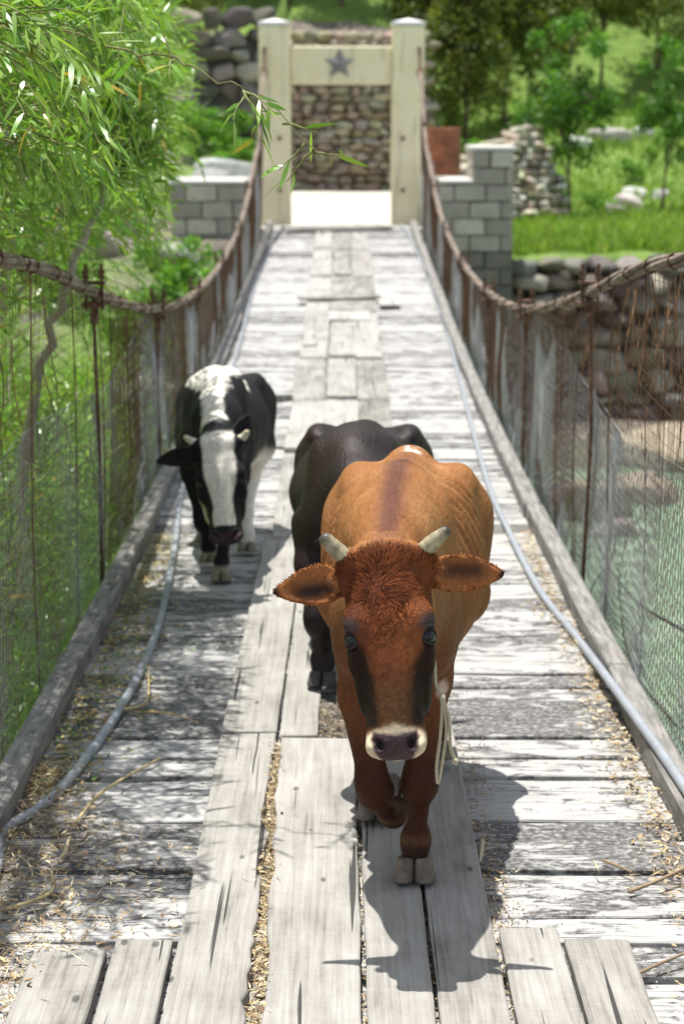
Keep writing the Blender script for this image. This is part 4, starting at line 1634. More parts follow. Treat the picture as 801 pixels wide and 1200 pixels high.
class Field:
    def __init__(self, lo, hi, h):
        self.lo = np.array(lo, float)
        self.h = h
        n = np.ceil((np.array(hi) - self.lo) / h).astype(int) + 1
        self.ax = [self.lo[a] + h * np.arange(n[a]) for a in range(3)]
        self.D = np.full(n, 0.2, np.float32)

    def box(self, lo, hi):
        s = []
        for a in range(3):
            i0 = max(int((lo[a] - self.lo[a]) / self.h), 0)
            i1 = min(int((hi[a] - self.lo[a]) / self.h) + 2, self.D.shape[a])
            s.append(slice(i0, max(i1, i0)))
        P = np.meshgrid(*[self.ax[a][s[a]] for a in range(3)], indexing='ij')
        return tuple(s), np.stack(P, -1)

    def put(self, lo, hi, fn, k=0.02, cut=False):
        pad = 0.05 + k
        s, P = self.box(np.array(lo) - pad, np.array(hi) + pad)
        if P.size == 0:
            return
        d = fn(P).astype(np.float32)
        D = self.D[s]
        if cut:
            h = np.clip(0.5 - 0.5 * (D + d) / k, 0, 1)
            self.D[s] = D * (1 - h) + (-d) * h + k * h * (1 - h)
        else:
            h = np.clip(0.5 + 0.5 * (D - d) / k, 0, 1)
            self.D[s] = D * (1 - h) + d * h - k * h * (1 - h)

    def chain(self, pts, rad, k=0.03, cut=False, sq=None):
        """tapered limb through points"""
        pts = [np.array(p, float) for p in pts]
        for a, b, ra, rb in zip(pts[:-1], pts[1:], rad[:-1], rad[1:]):
            r = max(ra, rb)

            def fn(P, a=a, b=b, ra=ra, rb=rb):
                ab = b - a
                q = P - a
                t = np.clip((q @ ab) / (ab @ ab), 0, 1)
                e = q - t[..., None] * ab
                t2 = t * t * (3 - 2 * t)
                if sq is not None:
                    e = e / np.array(sq)
                return np.linalg.norm(e, axis=-1) - (ra + (rb - ra) * t2)
            self.put(np.minimum(a, b) - r * 1.4, np.maximum(a, b) + r * 1.4, fn, k, cut)

    def ell(self, c, r, R=None, k=0.03, cut=False):
        c = np.array(c, float)
        r = np.array(r, float)
        m = r.max()

        def fn(P):
            q = P - c
            if R is not None:
                q = q @ np.asarray(R)          # columns of R are the axes
            k0 = np.linalg.norm(q / r, axis=-1)
            k1 = np.linalg.norm(q / (r * r), axis=-1) + 1e-9
            return k0 * (k0 - 1) / k1
        self.put(c - m, c + m, fn, k, cut)

    def mesh(self):
        D = self.D
        S = D < 0
        h = self.h
        c = [S[dx:D.shape[0] - 1 + dx, dy:D.shape[1] - 1 + dy, dz:D.shape[2] - 1 + dz] for dx in (0, 1) for dy in (0, 1) for dz in (0, 1)]
        tot = sum(x.astype(np.int8) for x in c)
        act = (tot > 0) & (tot < 8)
        I = np.argwhere(act)
        idx = np.full(act.shape, -1, np.int64)
        idx[act] = np.arange(len(I))
        off = np.array([(dx, dy, dz) for dx in (0, 1) for dy in (0, 1) for dz in (0, 1)])
        val = np.stack([D[I[:, 0] + o[0], I[:, 1] + o[1], I[:, 2] + o[2]] for o in off], 1)
        acc = np.zeros((len(I), 3))
        cnt = np.zeros(len(I))
        for a in range(8):
            for b in range(a + 1, 8):
                if np.abs(off[a] - off[b]).sum() != 1:
                    continue
                va, vb = val[:, a], val[:, b]
                m = (va < 0) != (vb < 0)
                t = np.where(m, va / np.where(m, va - vb, 1), 0)
                p = off[a] + t[:, None] * (off[b] - off[a])
                acc += p * m[:, None]
                cnt += m
        V = self.lo + (I + acc / cnt[:, None]) * h
        Fs = []
        for ax in range(3):
            o1, o2 = [(1, 2), (2, 0), (0, 1)][ax]
            sl0 = [slice(None)] * 3
            sl1 = [slice(None)] * 3
            sl0[ax] = slice(0, -1)
            sl1[ax] = slice(1, None)
            A, B = S[tuple(sl0)], S[tuple(sl1)]
            E = np.argwhere(A != B)
            E = E[(E[:, o1] > 0) & (E[:, o2] > 0) & (E[:, o1] < D.shape[o1] - 1) & (E[:, o2] < D.shape[o2] - 1)]
            ins = A[E[:, 0], E[:, 1], E[:, 2]]

            def cell(d1, d2):
                q = E.copy()
                q[:, o1] += d1
                q[:, o2] += d2
                return idx[q[:, 0], q[:, 1], q[:, 2]]
            Q = np.stack([cell(-1, -1), cell(0, -1), cell(0, 0), cell(-1, 0)], 1)
            Q[~ins] = Q[~ins][:, ::-1]
            Fs.append(Q)
        F = np.concatenate(Fs)
        F = F[(F >= 0).all(1)]
        return V, F


def table(xs, vals, x, sm=0.03):
    g = np.linspace(xs[0], xs[-1], 400)
    v = np.interp(g, xs, vals)
    w = max(int(sm / (g[1] - g[0])), 1)
    ker = np.hanning(2 * w + 3)
    ker /= ker.sum()
    v = np.convolve(np.pad(v, w + 1, mode='edge'), ker, 'valid')
    return np.interp(x, g, v)


def vnormals(V, F):
    n = np.cross(V[F[:, 2]] - V[F[:, 0]], V[F[:, 3]] - V[F[:, 1]])
    N = np.zeros_like(V)
    for a in range(4):
        for c in range(3):
            N[:, c] += np.bincount(F[:, a], n[:, c], len(V))
    return unit(N)


class Head:
    """frame of a head: u to the picture's right, v from poll to muzzle, w out of the face"""

    def __init__(self, poll, v, w, roll=0.0, s=1.0):
        self.o = np.array(poll, float)
        v = np.array(v, float)
        v /= np.linalg.norm(v)
        w = np.array(w, float)
        w -= v * (v @ w)
        w /= np.linalg.norm(w)
        u = np.cross(v, w)
        if u[0] < 0:
            u = -u
        c, sn = math.cos(roll), math.sin(roll)
        u, v = c * u + sn * v, c * v - sn * u
        self.R = np.stack([u, v, w], 1)
        self.s = s

    def to(self, P):
        return ((P - self.o) @ self.R) / self.s

    def pt(self, q):
        return self.o + (np.asarray(q, float) * self.s) @ self.R.T

    def dirv(self, q):
        return np.array(q, float) @ self.R.T


HV = [-0.040, -0.015, 0.03, 0.08, 0.14, 0.19, 0.23, 0.28, 0.33, 0.375, 0.41, 0.445, 0.475, 0.495]
HW = [0.03, 0.070, 0.092, 0.100, 0.106, 0.106, 0.097, 0.084, 0.073, 0.067, 0.070, 0.075, 0.064, 0.02]
HF = [-0.06, -0.030, -0.002, 0.014, 0.020, 0.020, 0.018, 0.016, 0.016, 0.016, 0.018, 0.018, 0.000, -0.035]
HB = [-0.09, -0.13, -0.165, -0.19, -0.205, -0.205, -0.20, -0.185, -0.165, -0.145, -0.128, -0.115, -0.095, -0.06]


def head_shape(fld, H, ears, horn_bump=True):
    s = H.s

    def fn(P):
        q = H.to(P)
        u, v, w = q[..., 0], q[..., 1], q[..., 2]
        hw = table(HV, HW, v, 0.022)
        wf = table(HV, HF, v, 0.022)
        wb = table(HV, HB, v, 0.03)
        c = (wf + wb) / 2
        hh = (wf - wb) / 2
        dz = (w - c) / hh
        taper = np.where(dz < 0, 1 + 0.34 * dz, 1.0 - 0.10 * np.clip(dz, 0, 1) ** 2)
        dx = np.abs(u) / (hw * np.clip(taper, 0.4, 1.2))
        n = 2.5
        r = (dx ** n + np.abs(dz) ** n) ** (1 / n)
        d = (r - 1) * np.minimum(hw, hh)
        d = np.maximum(d, np.maximum(HV[0] - v, v - HV[-1]))
        return d * s
    R = 0.62 * s
    fld.put(H.o - R, H.o + R, fn, 0.05 * s)
    E = lambda c, r, k=0.02, cut=False: fld.ell(H.pt(c), np.array(r) * s, H.R, k * s, cut)
    for sg in (-1, 1):
        E((sg * 0.080, 0.158, -0.020), (0.028, 0.034, 0.028), 0.035)      # brow
        E((sg * 0.088, 0.242, -0.050), (0.016, 0.035, 0.030), 0.03)       # below the eye
        E((sg * 0.072, 0.30, -0.10), (0.02, 0.08, 0.05), 0.03)            # cheek
        E((sg * 0.104, 0.198, -0.014), (0.025, 0.025, 0.025), 0.008, True)   # eye socket
        E((sg * 0.044, 0.450, 0.002), (0.028, 0.028, 0.022), 0.02)        # nostril wing
        E((sg * 0.037, 0.447, 0.028), (0.0125, 0.014, 0.024), 0.008, True)   # nostril
        E((sg * 0.052, 0.435, 0.022), (0.010, 0.010, 0.018), 0.008, True)
        if horn_bump:
            E((sg * 0.088, 0.008, -0.045), (0.03, 0.028, 0.03), 0.03)
    E((0, 0.30, 0.012), (0.030, 0.12, 0.010), 0.03)                       # nose bridge
    E((0, 0.008, -0.045), (0.075, 0.040, 0.045), 0.04)                    # poll
    E((0, 0.455, -0.085), (0.048, 0.032, 0.036), 0.02)                    # lower lip
    E((0, 0.492, -0.045), (0.075, 0.008, 0.03), 0.010, True)              # mouth line
    E((0, 0.465, 0.022), (0.004, 0.02, 0.012), 0.008, True)               # groove of the nose
    # ears
    for (base, axis, nor, L, Wd) in ears:
        a = np.array(axis, float)
        a /= np.linalg.norm(a)
        c = np.array(nor, float)
        c -= a * (a @ c)
        c /= np.linalg.norm(c)
        b = np.cross(c, a)
        base = np.array(base, float)

        def fe(P, a=a, b=b, c=c, base=base, L=L, Wd=Wd):
            q = H.to(P) - base
            A, B, C = q @ a, q @ b, q @ c
            t = np.clip(A / L, 0, 1)
            hw = Wd * (np.sin(math.pi * np.clip(t, 0.0, 1) ** 0.72) ** 0.75 * 0.93 + 0.30 * (1 - t) ** 3) + 0.004
            sheet = 7.5 * B * B * (1 - 0.35 * t) - 0.010 + 0.03 * t * t
            th = 0.0075 + 0.010 * (1 - t) ** 2
            d1 = np.abs(C - sheet) * 0.85 - th
            d2 = (np.abs(B) - hw) * 0.8
            d3 = np.maximum(A - L, -A - 0.02)
            m = np.maximum(np.maximum(d1, d2), d3)
            return m * s
        p0, p1 = H.pt(base), H.pt(base + a * L)
        fld.put(np.minimum(p0, p1) - 0.07, np.maximum(p0, p1) + 0.07, fe, 0.016 * s)
        fld.chain([H.pt(base - a * 0.03 - np.array([0, 0, 0.01])), H.pt(base + a * 0.02)], [0.034 * s, 0.022 * s], 0.025)


TY = [-0.26, -0.20, -0.12, 0.0, 0.15, 0.35, 0.60, 0.80, 0.95, 1.10, 1.20, 1.27]
TW = [0.03, 0.070, 0.108, 0.138, 0.165, 0.205, 0.245, 0.238, 0.215, 0.175, 0.115, 0.03]
TT = [0.90, 0.96, 1.00, 1.050, 1.07, 1.04, 1.005, 0.985, 0.972, 0.94, 0.90, 0.87]
TB = [0.76, 0.66, 0.59, 0.53, 0.47, 0.45, 0.43, 0.46, 0.55, 0.62, 0.70, 0.78]


def cow_shape(lo, hi, h, H, ears, legs, sx=1.0, ribs=0.004, neck=None, tail=True, bony=1.0, nape=0.10):
    """legs: list of (points, radii, claw frame)"""
    f = Field(lo, hi, h)

    def trunk(P):
        x, y, z = P[..., 0], P[..., 1], P[..., 2]
        hw = table(TY, TW, y, 0.07) * sx
        zt = table(TY, TT, y, 0.06) - (1 - bony) * 0.075 * sstep(0.55, 0.85, y)
        zb = table(TY, TB, y, 0.07)
        zc = zb + (zt - zb) * 0.48
        up = z > zc
        hh = np.where(up, zt - zc, zc - zb)
        dz = np.abs(z - zc) / hh
        n = np.where(up, 1.78 - 0.30 * bony * np.exp(-((y - 0.12) / 0.25) ** 2) + 0.9 * bony * np.exp(-((y - 0.86) / 0.22) ** 2), 2.1)
        r = ((np.abs(x) / hw) ** n + dz ** n) ** (1 / n)
        d = (r - 1) * np.minimum(hw, hh)
        d = np.maximum(d, np.maximum(TY[0] - y, y - TY[-1]))
        rm = sstep(0.02, 0.16, y) * (1 - sstep(0.72, 0.84, y)) * sstep(0.55, 0.68, z) * (1 - sstep(0.95, 1.02, z)) * (0.6 + 0.8 * fbm(P, 6, 3, 2))
        d = d + ribs * rm * np.cos((y + 0.25 * (z - 0.8) + 0.01 * np.sin(z * 14)) * 2 * math.pi / 0.078)
        # flank hollow behind the ribs
        d = d + 0.02 * bony * np.exp(-((y - 0.78) / 0.06) ** 2 - ((z - 0.80) / 0.09) ** 2)
        d = d + 0.010 * (fbm(P, 11, 21, 3) - 0.5) * bony
        return d
    f.put((-0.32, -0.3, 0.38), (0.32, 1.32, 1.15), trunk, 0.03)
    # spine, hips, shoulders
    f.chain([(0, -0.02, 1.035), (0, 0.12, 1.055), (0, 0.45, 1.02), (0, 0.8, 0.915 + 0.06 * bony), (0, 1.05, 0.875 + 0.07 * bony), (0, 1.2, 0.80 + 0.08 * bony)], [0.03, 0.034, 0.027, 0.034, 0.044, 0.03], 0.09)
    for sg in (-1, 1):
        f.ell((sg * 0.160 * sx, 0.92, 0.925), (0.045, 0.10, 0.050), None, 0.08)      # hook bones
        f.ell((sg * 0.085 * sx, 1.20, 0.86), (0.045, 0.05, 0.05), None, 0.06)        # pin bones
        Rm = np.array(Matrix.Rotation(math.radians(-14), 3, 'X'))
        f.ell((sg * 0.102 * sx, 0.03, 0.84), (0.055, 0.115, 0.23), Rm, 0.06)          # shoulder blade
        f.ell((sg * 0.095 * sx, -0.07, 0.70), (0.050, 0.075, 0.10), None, 0.08)      # point of shoulder
        f.ell((sg * 0.135 * sx, 1.02, 0.74), (0.085, 0.17, 0.20), None, 0.06)         # thigh
    f.ell((0, -0.12, 0.64), (0.065, 0.09, 0.09), None, 0.06)                           # brisket
    # neck
    p = H.pt((0, 0.0, -0.10))
    q = H.pt((0, 0.13, -0.15))
    f.chain([(0, 0.06, 0.985), (p + np.array((0, 0.06, 0.95))) / 2 + np.array((0, 0, 0.025)), p], [0.095, nape * 0.86, 0.072], 0.13, sq=None)
    f.chain([(0, 0.0, 0.80), (q + np.array((0, -0.02, 0.76))) / 2, q], [0.115, 0.092, 0.075], 0.11)
    f.chain([(0, -0.16, 0.64), (q + np.array((0, -0.14, 0.62))) / 2 + np.array((0, 0.03, -0.02)), H.pt((0, 0.17, -0.19))], [0.05, 0.032, 0.03], 0.05)
    for pts, rad in legs:
        f.chain(pts, rad, 0.035)
    if tail:
        f.chain([(0, 1.18, 0.92), (0, 1.28, 0.88), (0.02, 1.30, 0.6), (0.03, 1.28, 0.38)], [0.032, 0.026, 0.016, 0.02], 0.03)
        f.chain([(0.03, 1.28, 0.40), (0.03, 1.28, 0.28), (0.03, 1.27, 0.15)], [0.02, 0.035, 0.012], 0.02)
    head_shape(f, H, ears)
    return f.mesh()


def hoof(parent, top, toe, axis_r=(1, 0, 0), size=1.0, col=(0.135, 0.108, 0.080), tipcol=None):
    """two claws below the pastern: top = centre of the coronet, toe = point on the ground below the toes"""
    top, toe = np.array(top, float), np.array(toe, float)
    d = toe - top
    L = np.linalg.norm(d)
    d /= L
    u = np.array(axis_r, float)
    u -= d * (u @ d)
    u /= np.linalg.norm(u)
    fw = np.cross(u, d)
    if fw[1] > 0:
        fw = -fw                    # forward is towards -y
    m = MB()
    n = 14
    for sg in (-1, 1):
        prof = [(0.0, 0.80), (0.06, 0.93), (0.5, 1.05), (0.9, 1.16), (1.0, 1.12)]
        rings = []
        for (t, k) in prof:
            a = np.arange(n) * 2 * math.pi / n
            cx = 0.0275 * k * np.sign(np.cos(a)) * np.abs(np.cos(a)) ** 0.7
            cy = 0.047 * k * np.sin(a)
            cy = np.where(cy > 0, cy * (1.0 + 0.35 * t), cy * 0.72)
            c = top + d * L * t + u * sg * 0.0268 * (0.86 + 0.24 * t) * size
            rings.append(c + (cx[:, None] * u + cy[:, None] * fw) * size)
        V = np.concatenate(rings)
        R = len(prof)
        F = []
        for r in range(R - 1):
            for q in range(n):
                F.append([r * n + q, r * n + (q + 1) % n, (r + 1) * n + (q + 1) % n, (r + 1) * n + q])
        cc = np.array(col)[None] * np.linspace(1.25, 0.85, R)[:, None]
        base = m.n
        m.add(V, F, np.repeat(cc, n, 0))
        for st, fl in ((0, False), ((R - 1) * n, True)):
            l = np.arange(n) + base + st
            m.l.append(l[::-1] if not fl else l)
            m.s.append(np.array([n]))
            m.m.append(np.array([0]))
    return m.build('hoof', M['hoof'], parent, smooth=True, bevel=0.004)


def fur(V, F, N, C, n, flow, L, W, region, seed, lift=0.35, colvar=0.25, jitter=0.25):
    """short hairs standing on a coat: thin blades following a flow direction"""
    rg = np.random.default_rng(seed)
    ctr = V[F].mean(1)
    ar = np.linalg.norm(np.cross(V[F[:, 2]] - V[F[:, 0]], V[F[:, 3]] - V[F[:, 1]]), axis=1)
    w = ar * region(ctr)
    k = rg.choice(len(F), n, p=w / w.sum())
    a, b = rg.random((n, 1)), rg.random((n, 1))
    q = V[F[k]]
    P = (q[:, 0] * (1 - a) + q[:, 1] * a) * (1 - b) + (q[:, 3] * (1 - a) + q[:, 2] * a) * b
    nn = N[F[k, 0]]
    clump = fbm(P, 48, seed, 2)[:, None]
    cc = C[F[k, 0]] * rg.uniform(1 - colvar, 1 + colvar, (n, 1)) * (0.55 + 0.9 * clump)
    D = flow(P) + rg.normal(0, jitter, (n, 3)) + 0.9 * np.stack([fbm(P, 26, seed + 30 + a_, 2) - 0.5 for a_ in range(3)], -1)
    D = D - nn * (D * nn).sum(1, keepdims=True)
    D = unit(unit(D) + nn * lift)
    S = unit(np.cross(D, nn))
    Ls = (L(P) if callable(L) else L) * rg.uniform(0.6, 1.25, n)
    Ls = Ls[:, None]
    Wd = np.broadcast_to(W, (n,))[:, None] * rg.uniform(0.7, 1.3, (n, 1))
    curl = rg.normal(0, 0.25, (n, 1)) * Ls
    X = np.zeros((n, 5, 3))
    P0 = P - nn * 0.002
    X[:, 0] = P0 - S * Wd * 0.5
    X[:, 1] = P0 + S * Wd * 0.5
    X[:, 2] = P0 + D * Ls * 0.55 + S * (Wd * 0.42) + S * curl * 0.3 - nn * Ls * 0.02
    X[:, 3] = P0 + D * Ls * 0.55 - S * (Wd * 0.42) + S * curl * 0.3 - nn * Ls * 0.02
    X[:, 4] = P0 + D * Ls + S * curl - nn * Ls * 0.16
    m = MB()
    b0 = (np.arange(n) * 5)[:, None]
    m.add(X.reshape(-1, 3), np.concatenate([np.array([[0, 1, 2, 3]]) + b0]), np.repeat(cc, 5, 0))
    base = m.n - n * 5
    T = (np.array([[3, 2, 4]]) + b0 + base)
    m.l.append(T.ravel())
    m.s.append(np.full(n, 3))
    m.m.append(np.zeros(n, int))
    return m


def eye(parent, H, sg, r=0.0255, lidcol=(0.020, 0.015, 0.014)):
    c = np.array((sg * 0.0825, 0.198, -0.0335))
    V, F = ICO3
    m = MB()
    m.add(H.pt((np.array(V) * r + c)), F, (0.01, 0.008, 0.008))
    e = m.build('eye', M['eye'], parent, smooth=True)
    # lids: a shell over the eyeball with an almond opening
    nrm = np.array((sg * 0.74, 0.0, 0.67))
    hor = np.array((sg * 0.67, 0.12, -0.74))
    hor -= nrm * (nrm @ hor)
    hor /= np.linalg.norm(hor)
    ver = np.array((0, 1.0, 0)) - nrm * nrm[1]
    ver -= hor * (hor @ ver)
    ver /= np.linalg.norm(ver)
    na, ns = 36, 7
    V = []
    for k in range(ns):
        f = k / (ns - 1)
        for a in np.arange(na) * 2 * math.pi / na:
            ca, sa = math.cos(a), math.sin(a)
            az = math.radians(54 + 33 * f) * ca
            up = sa < 0
            el = math.radians((29 if up else 29) + (43 if up else 30) * f) * np.sign(sa) * abs(sa) ** (1.15 if f < 0.3 else 1.0)
            rad = r * (1.008 + 0.16 * math.sin(min(f * 2.2, 1) * math.pi * 0.5) - 0.22 * max(f - 0.45, 0) * 1.6 + (0.04 if up else 0) * (1 - f))
            d = nrm * math.cos(az) * math.cos(el) + hor * math.sin(az) * math.cos(el) + ver * math.sin(el)
            V.append(c + d * rad)
    V = H.pt(np.array(V))
    i, j = np.meshgrid(np.arange(ns - 1), np.arange(na), indexing='ij')
    F = np.stack([i * na + j, i * na + (j + 1) % na, (i + 1) * na + (j + 1) % na, (i + 1) * na + j], -1).reshape(-1, 4)
    tt = np.repeat(np.linspace(0, 1, ns), na)[:, None]
    col = np.array(lidcol)[None] * (0.6 + 1.6 * np.exp(-((tt - 0.4) / 0.25) ** 2))
    m = MB()
    m.add(V, F, col)
    m.build('eyelid', M['coat'], e, smooth=True)
    return e


def horn(parent, H, base, mid, tip, r=(0.020, 0.0175, 0.013), cols=((0.24, 0.20, 0.11), (0.36, 0.31, 0.19), (0.05, 0.04, 0.03))):
    pts = spline([H.pt(base), H.pt(mid), H.pt(tip)], 7)
    m = MB()
    n = len(pts)
    t = np.linspace(0, 1, n)
    rr = np.interp(t, [0, 0.5, 1], r) * H.s
    rr = rr * (1 + 0.03 * np.sin(t * 30))
    rr = np.append(rr, [rr[-1] * 0.75, rr[-1] * 0.25])
    d = unit(pts[-1] - pts[-2])
    pts = np.concatenate([pts, [pts[-1] + d * 0.006, pts[-1] + d * 0.009]])
    t2 = np.linspace(0, 1, len(pts))
    cc = np.stack([np.interp(t2, [0, 0.3, 0.78, 0.92, 1], [cols[0][a], cols[1][a], cols[1][a] * 0.85, cols[2][a], cols[2][a]]) for a in range(3)], -1)
    m.tube(pts, rr, 12, col=cc)
    return m.build('horn', M['horn'], parent, smooth=True)


def lerp_col(a, b, t):
    t = np.clip(t, 0, 1)[:, None]
    return a * (1 - t) + np.array(b)[None] * t


def paint_head_dark(C, q, f, dark):
    pass


# ---- the brown cow in front
hoof_px = on_deck(486, 1047)
BX, BY = 0.142, float(hoof_px[1]) + 0.03
bz = float(deck_z(BY)) + 0.043
brown = empty('cow', (BX, BY, bz), 'brown horned cow with a dark face and pale muzzle walking in front toward the viewer', 'cow', 'cattle crossing the bridge', rz=math.radians(-4.0))
HB_ = Head((-0.006, -0.50, 1.022), (0.035, -0.30, -0.95), (0.0, -0.95, 0.3), roll=math.radians(-2.5))
ears_b = [((-0.108, 0.050, -0.075), (-0.97, 0.10, -0.10), (-0.1, 0.12, 1.0), 0.165, 0.043),
          ((0.108, 0.045, -0.075), (0.98, 0.06, -0.10), (0.1, 0.16, 1.0), 0.170, 0.041)]
legs_b = [
    # planted foreleg on the picture's right
    ([(0.105, 0.02, 0.72), (0.095, 0.02, 0.56), (0.072, -0.015, 0.305), (0.069, -0.01, 0.265), (0.066, -0.003, 0.19), (0.060, 0.0, 0.105), (0.058, -0.018, 0.060)], [0.070, 0.054, 0.039, 0.043, 0.0205, 0.035, 0.034]),
    # lifted foreleg, knee forward, shank folded back
    ([(-0.100, 0.02, 0.72), (-0.088, -0.02, 0.52), (-0.058, -0.040, 0.285), (-0.052, -0.020, 0.245), (-0.028, 0.06, 0.175), (-0.008, 0.135, 0.125), (0.004, 0.175, 0.128)], [0.070, 0.058, 0.040, 0.041, 0.026, 0.033, 0.034]),
    # hind leg stepping forward
    ([(-0.13, 0.95, 0.80), (-0.165, 0.76, 0.60), (-0.13, 0.80, 0.36), (-0.10, 0.61, 0.20), (-0.075, 0.47, 0.10), (-0.07, 0.445, 0.055)], [0.14, 0.105, 0.050, 0.032, 0.035, 0.036]),
    # hind leg behind
    ([(0.13, 0.98, 0.80), (0.15, 0.88, 0.58), (0.12, 1.12, 0.42), (0.10, 1.03, 0.22), (0.09, 0.99, 0.10), (0.09, 0.97, 0.055)], [0.14, 0.105, 0.052, 0.032, 0.035, 0.036]),
]
V, F = cow_shape((-0.34, -0.80, 0.02), (0.34, 1.40, 1.22), 0.0056, HB_, ears_b, legs_b, ribs=0.0075, bony=1.0)
N = vnormals(V, F)


def noise_at(P, s, seed=0, o=3):
    return fbm(P, s, seed, o)


def brown_coat(V):
    q = HB_.to(V)
    u, v, w = q[:, 0], q[:, 1], q[:, 2]
    au = np.abs(u)
    n1 = noise_at(V, 9, 1)
    n2 = noise_at(V, 28, 2)
    C = np.tile(np.array((0.28, 0.118, 0.040))[None], (len(V), 1))
    C = lerp_col(C, (0.42, 0.205, 0.082), (n1 - 0.45) * 2.0)
    # darker red belly, legs and shoulder, with shade below painted into the coat
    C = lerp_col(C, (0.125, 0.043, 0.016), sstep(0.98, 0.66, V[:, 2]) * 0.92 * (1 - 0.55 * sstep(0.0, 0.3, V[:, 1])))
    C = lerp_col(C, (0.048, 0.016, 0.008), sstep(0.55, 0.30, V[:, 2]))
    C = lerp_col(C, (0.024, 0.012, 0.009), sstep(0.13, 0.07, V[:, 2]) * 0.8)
    C = lerp_col(C, (0.13, 0.065, 0.03), np.exp(-((V[:, 2] - 0.115) / 0.014) ** 2) * 0.6)
    # dorsal stripe with greyish hair, white flecks at the tail head
    st = np.exp(-((V[:, 0] + 0.006 * np.clip(-V[:, 1], 0, 1)) / (0.026 + 0.018 * n1)) ** 2) * sstep(0.86, 0.96, V[:, 2]) * sstep(-0.50, -0.40, V[:, 1])
    C = lerp_col(C, (0.12, 0.045, 0.026), np.clip(st * 1.1, 0, 1) * (1 - 0.8 * sstep(0.5, 0.9, V[:, 1])))
    C = lerp_col(C, (0.34, 0.26, 0.22), st * np.exp(-((V[:, 1] - 0.42) / 0.22) ** 2) * 0.55 * sstep(0.45, 0.6, n1))
    wf = np.exp(-((np.abs(V[:, 0] + 0.02 - 0.035 * np.sin(V[:, 1] * 14)) - 0.012) / 0.014) ** 2) * sstep(0.80, 0.86, V[:, 1]) * sstep(0.97, 1.0, V[:, 2]) * sstep(0.50, 0.58, n2 + 0.12)
    C = lerp_col(C, (0.68, 0.60, 0.52), wf)
    # white spot on the inner foreleg
    C = lerp_col(C, (0.62, 0.50, 0.38), sstep(0.030, 0.012, np.linalg.norm((V - np.array((0.125, -0.03, 0.545))) / np.array((0.8, 1, 1.3)), axis=1) + 0.03 * (n2 - 0.5)) * 0.8)
    # head
    hd = sstep(-0.035, 0.012, v + 0.02 * (n2 - 0.5)) * (V[:, 1] < -0.30) * sstep(-0.30, -0.22, w) 
    red = np.tile(np.array((0.105, 0.029, 0.011))[None], (len(V), 1))
    red = lerp_col(red, (0.22, 0.070, 0.022), (n1 - 0.42) * 2.2)
    Hc = red.copy()
    cheek = sstep(0.085, 0.105, au) * sstep(0.14, 0.22, v) + sstep(-0.10, -0.14, w) * sstep(0.0, 0.1, v)
    Hc = lerp_col(Hc, (0.34, 0.14, 0.042), np.clip(cheek, 0, 1))
    # nose bridge turns dark gold towards the muzzle
    Hc = lerp_col(Hc, (0.10, 0.045, 0.018), sstep(0.24, 0.36, v) * (1 - sstep(0.055, 0.075, au)))
    # dark bands under the eyes
    inner = 0.074 - 0.036 * sstep(0.18, 0.30, v) - 0.010 * sstep(0.30, 0.40, v) + 0.030 * (n2 - 0.5) + 0.012 * (n1 - 0.5)
    outer = 0.128 - 0.038 * sstep(0.25, 0.34, v) - 0.012 * sstep(0.34, 0.40, v)
    band = sstep(inner - 0.006, inner + 0.020, au) * (1 - sstep(outer, outer + 0.012, au + 0.012 * (n2 - 0.5))) * sstep(0.120, 0.165, v + 0.03 * (n1 - 0.5)) * (1 - sstep(0.398, 0.415, v)) * sstep(-0.125, -0.09, w)
    Hc = lerp_col(Hc, (0.010, 0.0065, 0.005), band * (0.86 + 0.14 * n2))
    brow = np.exp(-((v - 0.165) / 0.022) ** 2) * np.exp(-((au - 0.092) / 0.02) ** 2)
    Hc = lerp_col(Hc, (0.10, 0.085, 0.085), brow * 0.55)
    edge = np.exp(-((au - (outer + 0.012)) / 0.008) ** 2) * sstep(0.25, 0.3, v) * (1 - sstep(0.39, 0.41, v))
    Hc = lerp_col(Hc, (0.42, 0.27, 0.12), edge * 0.7)
    # pale muzzle ring and dark nose
    mz = sstep(0.392, 0.412, v + 0.010 * (n2 - 0.5) + 0.022 * np.clip(1 - au / 0.07, 0, 1) - 0.02)
    Hc = lerp_col(Hc, (0.60, 0.49, 0.33), mz)
    pad = (1 - sstep(0.050, 0.058, au + 0.55 * np.clip(v - 0.455, 0, 1))) * sstep(0.418, 0.430, v - 0.010 * np.clip(1 - au / 0.05, 0, 1) + 0.010) * sstep(-0.05, -0.03, w) * (1 - sstep(0.488, 0.494, v))
    Hc = lerp_col(Hc, (0.062, 0.040, 0.042), pad)
    nos = np.exp(-(((au - 0.039) / 0.013) ** 2 + ((v - 0.444) / 0.015) ** 2)) * sstep(-0.02, 0.0, w)
    Hc = lerp_col(Hc, (0.012, 0.008, 0.008), nos)
    Hc = lerp_col(Hc, (0.10, 0.05, 0.04), sstep(0.485, 0.492, v) * sstep(-0.07, -0.05, w) * (1 - sstep(-0.05, -0.03, w)))
    C = C * (1 - hd[:, None]) + Hc * hd[:, None]
    # ears: dark inside, orange rim, dark tip
    for (base, axis, nor, L, Wd) in ears_b:
        a = np.array(axis) / np.linalg.norm(axis)
        c = np.array(nor, float)
        c -= a * (a @ c)
        c /= np.linalg.norm(c)
        b = np.cross(c, a)
        qq = q - np.array(base)
        A, B, Cn = qq @ a, qq @ b, qq @ c
        t = A / L
        on = (t > 0.06) & (np.abs(B) < 0.07) & (np.abs(Cn) < 0.08) & (au > 0.115)
        nor_f = (N @ HB_.R) @ c > 0.1 if len(N) == len(V) else np.ones(len(V), bool)
        ec = np.tile(np.array((0.33, 0.125, 0.04))[None], (len(V), 1))
